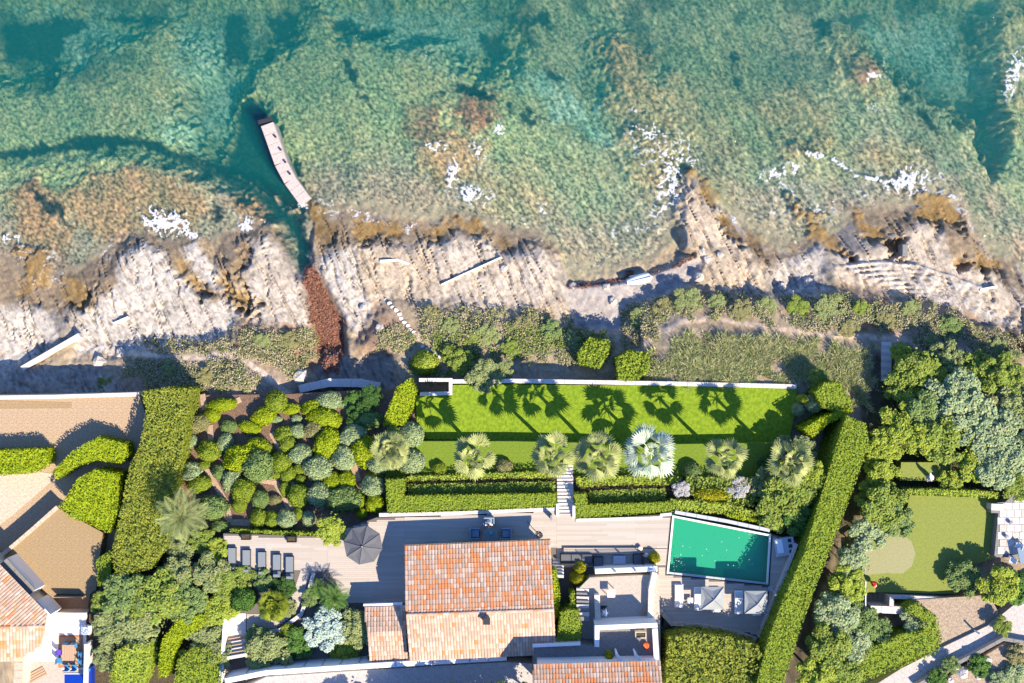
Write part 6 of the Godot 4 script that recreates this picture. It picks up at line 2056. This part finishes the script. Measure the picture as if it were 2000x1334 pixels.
# ------------------------------------------------------------------ hedges
func make_hedges() -> void:
	hedge("tall_hedge", "tall broad hedge between the western yard and the topiary", [[275, 765], [330, 756], [372, 759], [368, 800], [357, 880], [345, 935], [331, 1000], [326, 1066], [292, 1114], [225, 1124], [218, 1080], [235, 1000], [250, 920], [275, 860], [285, 800]], 6.0, 10.0, 11.4, "moss", 0.26, 0.10)
	hedge("yard_hedge", "lime hedge at the left edge of the western yard", [[-30, 880], [90, 876], [94, 905], [60, 925], [-30, 930]], 7.5, 9.7, 9.7, "lime", 0.15)
	hedge("yard_hedge", "curved lime hedge swelling over the western lane", [[100, 922], [140, 882], [190, 853], [245, 866], [250, 890], [235, 906], [190, 899], [150, 911], [110, 936]], 7.5, 9.9, 9.9, "lime", 0.12)
	hedge("yard_hedge", "broad hedge mound above the straw lawn", [[115, 990], [150, 936], [185, 916], [228, 926], [230, 1000], [212, 1042], [165, 1020], [135, 1012]], 8.0, 10.6, 10.6, "lime", 0.25)
	hedge("yard_hedge", "small hedge block right of the straw lawn", [[186, 1095], [216, 1075], [216, 1140], [190, 1145]], 8.0, 10.4, 10.4, "green", 0.15)
	hedge("lawn_hedge", "slanting lime hedge at the left end of the lawn", [[752, 812], [775, 756], [800, 740], [813, 762], [806, 800], [790, 832], [748, 832]], 6.5, 9.0, 9.0, "lime", 0.15)
	hedge("edge_hedge", "thin low hedge strip along the upper deck edge", [[450, 1033], [620, 1041], [619, 1048], [449, 1040]], 8.8, 10.15, 10.15, "green", 0.04)
	hedge("clipped_hedge", "flat clipped hedge bending left of the garden stairs", [[752, 936], [792, 935], [790, 968], [1088, 963], [1088, 991], [757, 1003]], BED, 10.25, 10.25, "green", 0.05, 0.075)
	hedge("clipped_hedge", "flat clipped hedge right of the garden stairs", [[1122, 963], [1146, 964], [1148, 985], [1315, 980], [1315, 1000], [1125, 1013]], BED, 10.25, 10.25, "green", 0.05, 0.075)
	hedge("low_planting", "dark low planting inside the left clipped hedge", [[796, 946], [1084, 940], [1086, 962], [796, 966]], BED, 9.35, 9.35, "mid", 0.2)
	hedge("low_planting", "dark low planting inside the right clipped hedge", [[1150, 958], [1300, 953], [1302, 978], [1150, 982]], BED, 9.35, 9.35, "mid", 0.2)
	hedge("flower_hedge", "loose lime border along the left garden strip", [[796, 930], [1070, 920], [1088, 924], [1086, 934], [1000, 934], [796, 940]], STRIP, 9.4, 9.4, "yellow", 0.3, 0.09)
	hedge("flower_hedge", "loose lime border along the right garden strip", [[1124, 932], [1300, 928], [1330, 932], [1330, 946], [1200, 948], [1128, 952]], STRIP, 9.4, 9.4, "yellow", 0.3, 0.09)
	hedge("flower_hedge", "loose green border between silver palm bed and pool", [[1310, 975], [1360, 978], [1430, 985], [1480, 1000], [1490, 1014], [1430, 1006], [1316, 996]], BED, 10.1, 10.1, "yellow", 0.3, 0.09)
	hedge("flower_hedge", "bright clipped strip just above the pool", [[1420, 1003], [1470, 1012], [1500, 1024], [1480, 1022], [1420, 1010]], BED, 10.15, 10.15, "lime", 0.08)
	hedge("flower_hedge", "mixed green border right of the yellow bush", [[1340, 930], [1480, 934], [1490, 960], [1470, 990], [1360, 976], [1340, 955]], BED, 9.6, 9.6, "mid", 0.35, 0.10)
	hedge("strip_hedge", "narrow dark hedge line at the foot of the strip", [[880, 926], [1000, 922], [1000, 926], [880, 931]], STRIP, 8.95, 8.95, "deep", 0.05)
	hedge("villa_hedge", "thin lime hedge along the villa's right wall", [[1077, 1115], [1086, 1112], [1094, 1160], [1090, 1205], [1080, 1216]], DECK, 12.2, 12.2, "lime", 0.06)
	hedge("block_hedge", "rounded green hedge block at the villa's rear corner", [[1094, 1198], [1112, 1190], [1130, 1192], [1136, 1220], [1134, 1250], [1088, 1256]], DECK, 13.2, 13.2, "green", 0.12)
	hedge("block_hedge", "narrow upright hedge slip beside the patio steps", [[1114, 1160], [1122, 1158], [1124, 1185], [1114, 1190]], DECK, 12.6, 12.6, "green", 0.06)
	hedge("lane_hedge", "tall long hedge wall along the lane right of the pool", [[1655, 812], [1692, 828], [1697, 850], [1695, 872], [1665, 962], [1640, 1030], [1600, 1130], [1570, 1212], [1545, 1292], [1528, 1345], [1476, 1345], [1500, 1250], [1530, 1172], [1570, 1082], [1600, 982], [1625, 902], [1640, 850]], 7.0, 11.5, 13.7, "green", 0.16)
	hedge("corner_hedge", "green hedge block right of the lawn's end", [[1592, 768], [1610, 748], [1642, 746], [1668, 788], [1640, 806], [1606, 796]], 6.5, 10.2, 10.2, "green", 0.12)
	hedge("corner_hedge", "slanting lime hedge strip right of the lawn's end", [[1568, 838], [1610, 812], [1662, 794], [1666, 804], [1618, 828], [1588, 856]], 6.5, 10.3, 10.3, "lime", 0.05)
	hedge("loop_hedge", "broad hedge mass curling round the dark pit", [[1700, 1268], [1760, 1240], [1806, 1232], [1800, 1212], [1766, 1192], [1792, 1178], [1830, 1204], [1842, 1250], [1830, 1276], [1760, 1302], [1700, 1328], [1672, 1345], [1636, 1345], [1662, 1290]], 8.0, 11.6, 11.6, "green", 0.3)
	hedge("field_hedge", "dense bright shrub field below the pool terrace", [[1304, 1246], [1360, 1236], [1430, 1246], [1482, 1262], [1494, 1290], [1482, 1345], [1300, 1345]], 9.8, 13.0, 13.0, "moss", 0.5, 0.11, 0.095)
	hedge("turf_hedge", "thin bright hedge line above the lower turf", [[1772, 955], [1900, 957], [1952, 962], [1952, 974], [1900, 971], [1772, 966]], 8.6, 10.2, 10.2, "yellow", 0.15)
	hedge("curved_hedge", "curved lime hedge in the lower left shrubbery", [[308, 1325], [310, 1280], [318, 1245], [350, 1206], [402, 1200], [396, 1226], [352, 1250], [336, 1290], [326, 1325]], 9.2, 11.2, 11.2, "lime", 0.1)
	hedge("field_hedge", "yellow green hedge mass at the bottom left", [[212, 1345], [222, 1275], [250, 1258], [292, 1256], [290, 1300], [278, 1345]], 9.2, 11.8, 11.8, "yellow", 0.35)
	hedge("field_hedge", "green hedge mass below the curved lime hedge", [[338, 1345], [345, 1290], [380, 1262], [430, 1270], [434, 1320], [430, 1345]], 9.2, 11.2, 11.2, "green", 0.3)
	hedge("bank_bush", "bright bush on the bank above the right lawn wall", [[1128, 690], [1150, 660], [1192, 664], [1190, 690], [1172, 720], [1130, 712]], 4.5, 7.4, 7.4, "green", 0.35, 0.11)
	hedge("bank_bush", "bright bush at the left end of the reed bed", [[1202, 700], [1230, 684], [1268, 690], [1270, 725], [1240, 745], [1206, 742]], 5.0, 8.0, 8.0, "green", 0.35, 0.11)

# ------------------------------------------------------------------ trees and shrubs
func make_trees() -> void:
	var kinds := {"mid": "mid green leafy", "olive": "grey olive", "yellow": "yellow green", "deep": "deep green", "sage": "pale sage", "green": "fresh green", "dark": "dark green", "sea_green": "blue green", "pale": "pale", "lime": "lime green", "dull": "dull brownish"}
	var east := [[1800, 720, 45, 10.5, "mid"], [1762, 752, 36, 9.6, "mid"], [1852, 705, 38, 9.2, "olive"], [1905, 728, 42, 9.6, "mid"], [1962, 742, 48, 10.5, "mid"], [1995, 800, 50, 11.0, "olive"], [1872, 786, 58, 11.6, "sage"], [1815, 800, 42, 11.0, "sea_green"], [1768, 826, 42, 10.8, "yellow"], [1732, 872, 36, 10.4, "yellow"], [1855, 856, 50, 11.4, "mid"], [1930, 838, 56, 11.6, "sage"], [1985, 872, 52, 11.6, "sage"], [1800, 858, 36, 11.0, "yellow"], [1726, 930, 32, 10.6, "yellow"],
		[1904, 905, 38, 11.0, "yellow"], [1948, 912, 46, 11.6, "sage"], [1995, 945, 34, 11.0, "mid"], [1728, 990, 46, 11.8, "mid"], [1752, 1015, 38, 11.2, "sea_green"], [1696, 1042, 38, 11.4, "sage"], [1670, 1096, 34, 11.6, "sage"], [1655, 1146, 38, 12.0, "yellow"], [1640, 1206, 44, 12.6, "sage"], [1684, 1212, 34, 12.0, "sea_green"], [1622, 1268, 44, 13.0, "mid"], [1664, 1262, 38, 12.4, "sage"], [1600, 1330, 42, 13.2, "yellow"], [1648, 1322, 38, 12.8, "mid"],
		[1888, 1130, 34, 11.1, "sea_green"], [1955, 1148, 38, 12.4, "yellow"], [1776, 712, 26, 9.2, "yellow"], [1836, 748, 30, 9.8, "yellow"], [1940, 790, 36, 10.4, "dull"], [1782, 780, 28, 9.8, "yellow"], [1712, 905, 24, 9.8, "yellow"], [1700, 965, 26, 10.4, "mid"], [1860, 940, 24, 10.2, "yellow"], [1795, 1215, 30, 11.4, "sage"], [1710, 1240, 34, 11.6, "sea_green"], [1990, 1150, 34, 11.4, "deep"], [1975, 705, 22, 7.6, "olive"], [1912, 652, 16, 5.6, "green"], [1760, 690, 20, 8.4, "yellow"]]
	for q in east:
		tree("leafy_tree", where_label(kinds[q[4]] + " tree", q[0], q[1]), "tree", q[0], q[1], q[2] * 1.06, q[3], 7.6, q[4], 0.8, "trees of the eastern garden")
	var middle := [[1545, 955, 50, 12.2, "mid"], [1518, 996, 42, 11.4, "mid"], [1562, 1010, 36, 11.4, "deep"], [1502, 945, 36, 10.7, "olive"], [1570, 880, 32, 10.8, "olive"], [1532, 880, 26, 9.9, "olive"], [1590, 930, 28, 12.0, "yellow"], [1504, 915, 26, 10.0, "dark"]]
	for q in middle:
		tree("garden_tree", where_label(kinds[q[4]] + " garden tree", q[0], q[1]), "tree", q[0], q[1], q[2] * 1.05, q[3], 8.4, q[4], 0.75, "trees between lawn and pool")
	var west := [[345, 1130, 40, 11.6, "olive"], [300, 1170, 58, 12.6, "mid"], [245, 1170, 48, 12.4, "sea_green"], [268, 1222, 54, 12.4, "olive"], [352, 1176, 44, 12.0, "sea_green"], [216, 1230, 40, 11.8, "olive"], [410, 1122, 38, 11.8, "olive"], [440, 1142, 32, 11.6, "mid"], [425, 1192, 36, 11.4, "yellow"], [402, 1240, 40, 11.4, "olive"], [425, 1282, 34, 11.4, "olive"], [375, 1296, 34, 11.2, "mid"], [520, 1276, 44, 12.2, "olive"], [505, 1250, 26, 11.4, "sea_green"], [582, 1258, 32, 11.4, "deep"], [560, 1238, 18, 11.0, "green"],
		[702, 1226, 42, 12.0, "olive"], [648, 1034, 32, 12.2, "yellow"], [512, 1135, 22, 11.0, "sea_green"], [550, 1150, 24, 11.0, "dark"], [470, 1130, 26, 11.0, "mid"], [455, 1160, 20, 10.9, "green"], [394, 1060, 28, 10.6, "mid"], [420, 1080, 26, 10.8, "yellow"], [350, 1075, 28, 10.6, "olive"], [560, 1190, 18, 10.8, "olive"], [672, 1268, 30, 11.0, "yellow"], [196, 1178, 22, 11.0, "mid"], [205, 1290, 28, 11.2, "olive"], [640, 1190, 20, 10.9, "olive"], [605, 1170, 18, 10.9, "sea_green"], [302, 1275, 26, 10.6, "dark"]]
	for q in west:
		tree("garden_shrub", where_label(kinds[q[4]] + " shrub", q[0], q[1]), "shrub", q[0], q[1], q[2] * 1.05, q[3], 9.3 if q[0] < 436 else DECK, q[4], 0.7, "shrubs around the western terrace")
	for q in [[690, 1402, 48, 14.2], [800, 1396, 50, 15.2], [890, 1390, 50, 15.6], [970, 1386, 50, 15.8], [1035, 1382, 46, 15.8], [930, 1425, 50, 16.5], [850, 1430, 50, 16.5]]:
		tree("roadside_tree", where_label("roadside tree shading the driveway", q[0], q[1]), "tree", q[0], q[1], q[2], q[3], 10.5, "mid", 0.8, "trees beyond the driveway")
	var bank := [[945, 735, 36, 8.4, "olive"], [900, 705, 26, 7.2, "mid"], [880, 690, 20, 6.8, "mid"], [985, 722, 20, 7.4, "olive"], [700, 815, 28, 8.6, "dark"], [720, 775, 26, 8.4, "dark"], [690, 780, 22, 8.0, "deep"], [1600, 735, 20, 8.8, "mid"], [770, 850, 22, 9.2, "mid"], [205, 748, 18, 5.4, "mid"], [905, 612, 14, 5.0, "green"]]
	for q in bank:
		tree("bank_shrub", where_label(kinds[q[4]] + " bank shrub", q[0], q[1]), "shrub", q[0], q[1], q[2], q[3], q[3] - q[2] * 0.09, q[4], 0.7, "shrubs on the bank")

func make_bank_bushes() -> void:
	var looks := {"olive": "grey olive", "dull": "dry brownish", "mid": "green", "sea_green": "dark green"}
	for q in [[1250, 625, 20, "olive"], [1300, 602, 18, "dull"], [1345, 588, 22, "olive"], [1450, 608, 20, "dull"], [1500, 598, 18, "olive"], [1560, 602, 20, "mid"], [1620, 606, 24, "olive"], [1682, 602, 16, "mid"], [1780, 604, 16, "olive"], [1860, 642, 18, "sea_green"], [880, 642, 20, "olive"], [950, 652, 22, "olive"], [1020, 640, 24, "dull"], [1075, 652, 22, "sea_green"], [1110, 668, 20, "olive"], [1000, 684, 20, "mid"], [922, 668, 16, "mid"], [840, 615, 16, "dull"], [1400, 590, 16, "olive"], [1730, 628, 18, "dull"], [560, 668, 18, "dull"], [510, 668, 16, "olive"], [330, 722, 14, "olive"], [400, 735, 15, "dull"], [1950, 680, 18, "olive"], [1820, 668, 14, "olive"], [1660, 640, 16, "dull"]]:
		var p := at(q[0], q[1], 5.5)
		var g := ground_height(p.x, p.z)
		tree("coastal_bush", where_label(looks[q[3]] + " coastal bush", q[0], q[1]), "bush", q[0], q[1], q[2] * rng.randf_range(1.1, 1.5), g + 0.35 + q[2] * 0.018, g - 0.1, q[3], 0.5, "bushes on the coastal bank")

# ------------------------------------------------------------------ wild growth
func make_scrub() -> void:
	var gh := func(x, z): return ground_height(x, z)
	var straw := [Color(0.52, 0.50, 0.25), Color(0.46, 0.49, 0.21), Color(0.38, 0.43, 0.17), Color(0.55, 0.48, 0.31), Color(0.27, 0.33, 0.11)]
	ground_cover("reed_bed", "pale reeds and grasses between the lawn and the coast path", "reeds", [[[1270, 700], [1330, 660], [1420, 650], [1520, 668], [1640, 680], [1715, 690], [1712, 760], [1690, 800], [1660, 745], [1560, 742], [1400, 742], [1270, 738]]], 7.2, gh, 120, 0.62, straw, true)
	var scrub := [Color(0.36, 0.32, 0.17), Color(0.42, 0.35, 0.23), Color(0.28, 0.27, 0.12), Color(0.32, 0.26, 0.15), Color(0.18, 0.20, 0.07), Color(0.40, 0.33, 0.21), Color(0.14, 0.17, 0.06), Color(0.26, 0.29, 0.11)]
	ground_cover("coastal_scrub", "dry olive scrub covering the bank above the rocks", "scrub", [[[1230, 600], [1300, 580], [1380, 570], [1500, 590], [1660, 580], [1700, 620], [1640, 640], [1500, 628], [1400, 612], [1320, 615], [1250, 660], [1205, 680]], [[820, 600], [960, 612], [1060, 615], [1120, 640], [1190, 650], [1195, 690], [1130, 712], [1050, 708], [960, 690], [880, 668], [820, 640]],
		[[1640, 580], [1850, 605], [1900, 640], [1990, 655], [1990, 700], [1880, 680], [1740, 650], [1680, 640]], [[470, 640], [600, 640], [618, 690], [585, 740], [500, 700], [450, 680]], [[240, 700], [440, 700], [540, 760], [380, 765], [290, 750], [240, 740]], [[260, 660], [400, 672], [460, 660], [470, 690], [300, 690]], [[740, 630], [820, 650], [800, 690], [740, 690]], [[1750, 668], [1990, 720], [1990, 745], [1800, 700]]], 5.2, gh, 62, 0.42, scrub, false)
	var green := [Color(0.15, 0.22, 0.03), Color(0.20, 0.25, 0.05), Color(0.10, 0.17, 0.02), Color(0.24, 0.25, 0.08)]
	ground_cover("bank_growth", "fresh green growth on the slope below the lawn wall", "ground cover", [[[820, 640], [870, 655], [960, 690], [1060, 708], [1130, 712], [1180, 720], [1140, 712], [1000, 704], [900, 690], [860, 690], [820, 660]], [[940, 640], [1080, 630], [1120, 660], [1060, 690], [980, 680]], [[800, 690], [870, 695], [900, 735], [860, 738], [800, 720]], [[1100, 640], [1200, 650], [1190, 690], [1120, 700]]], 5.2, gh, 36, 0.6, green, false)
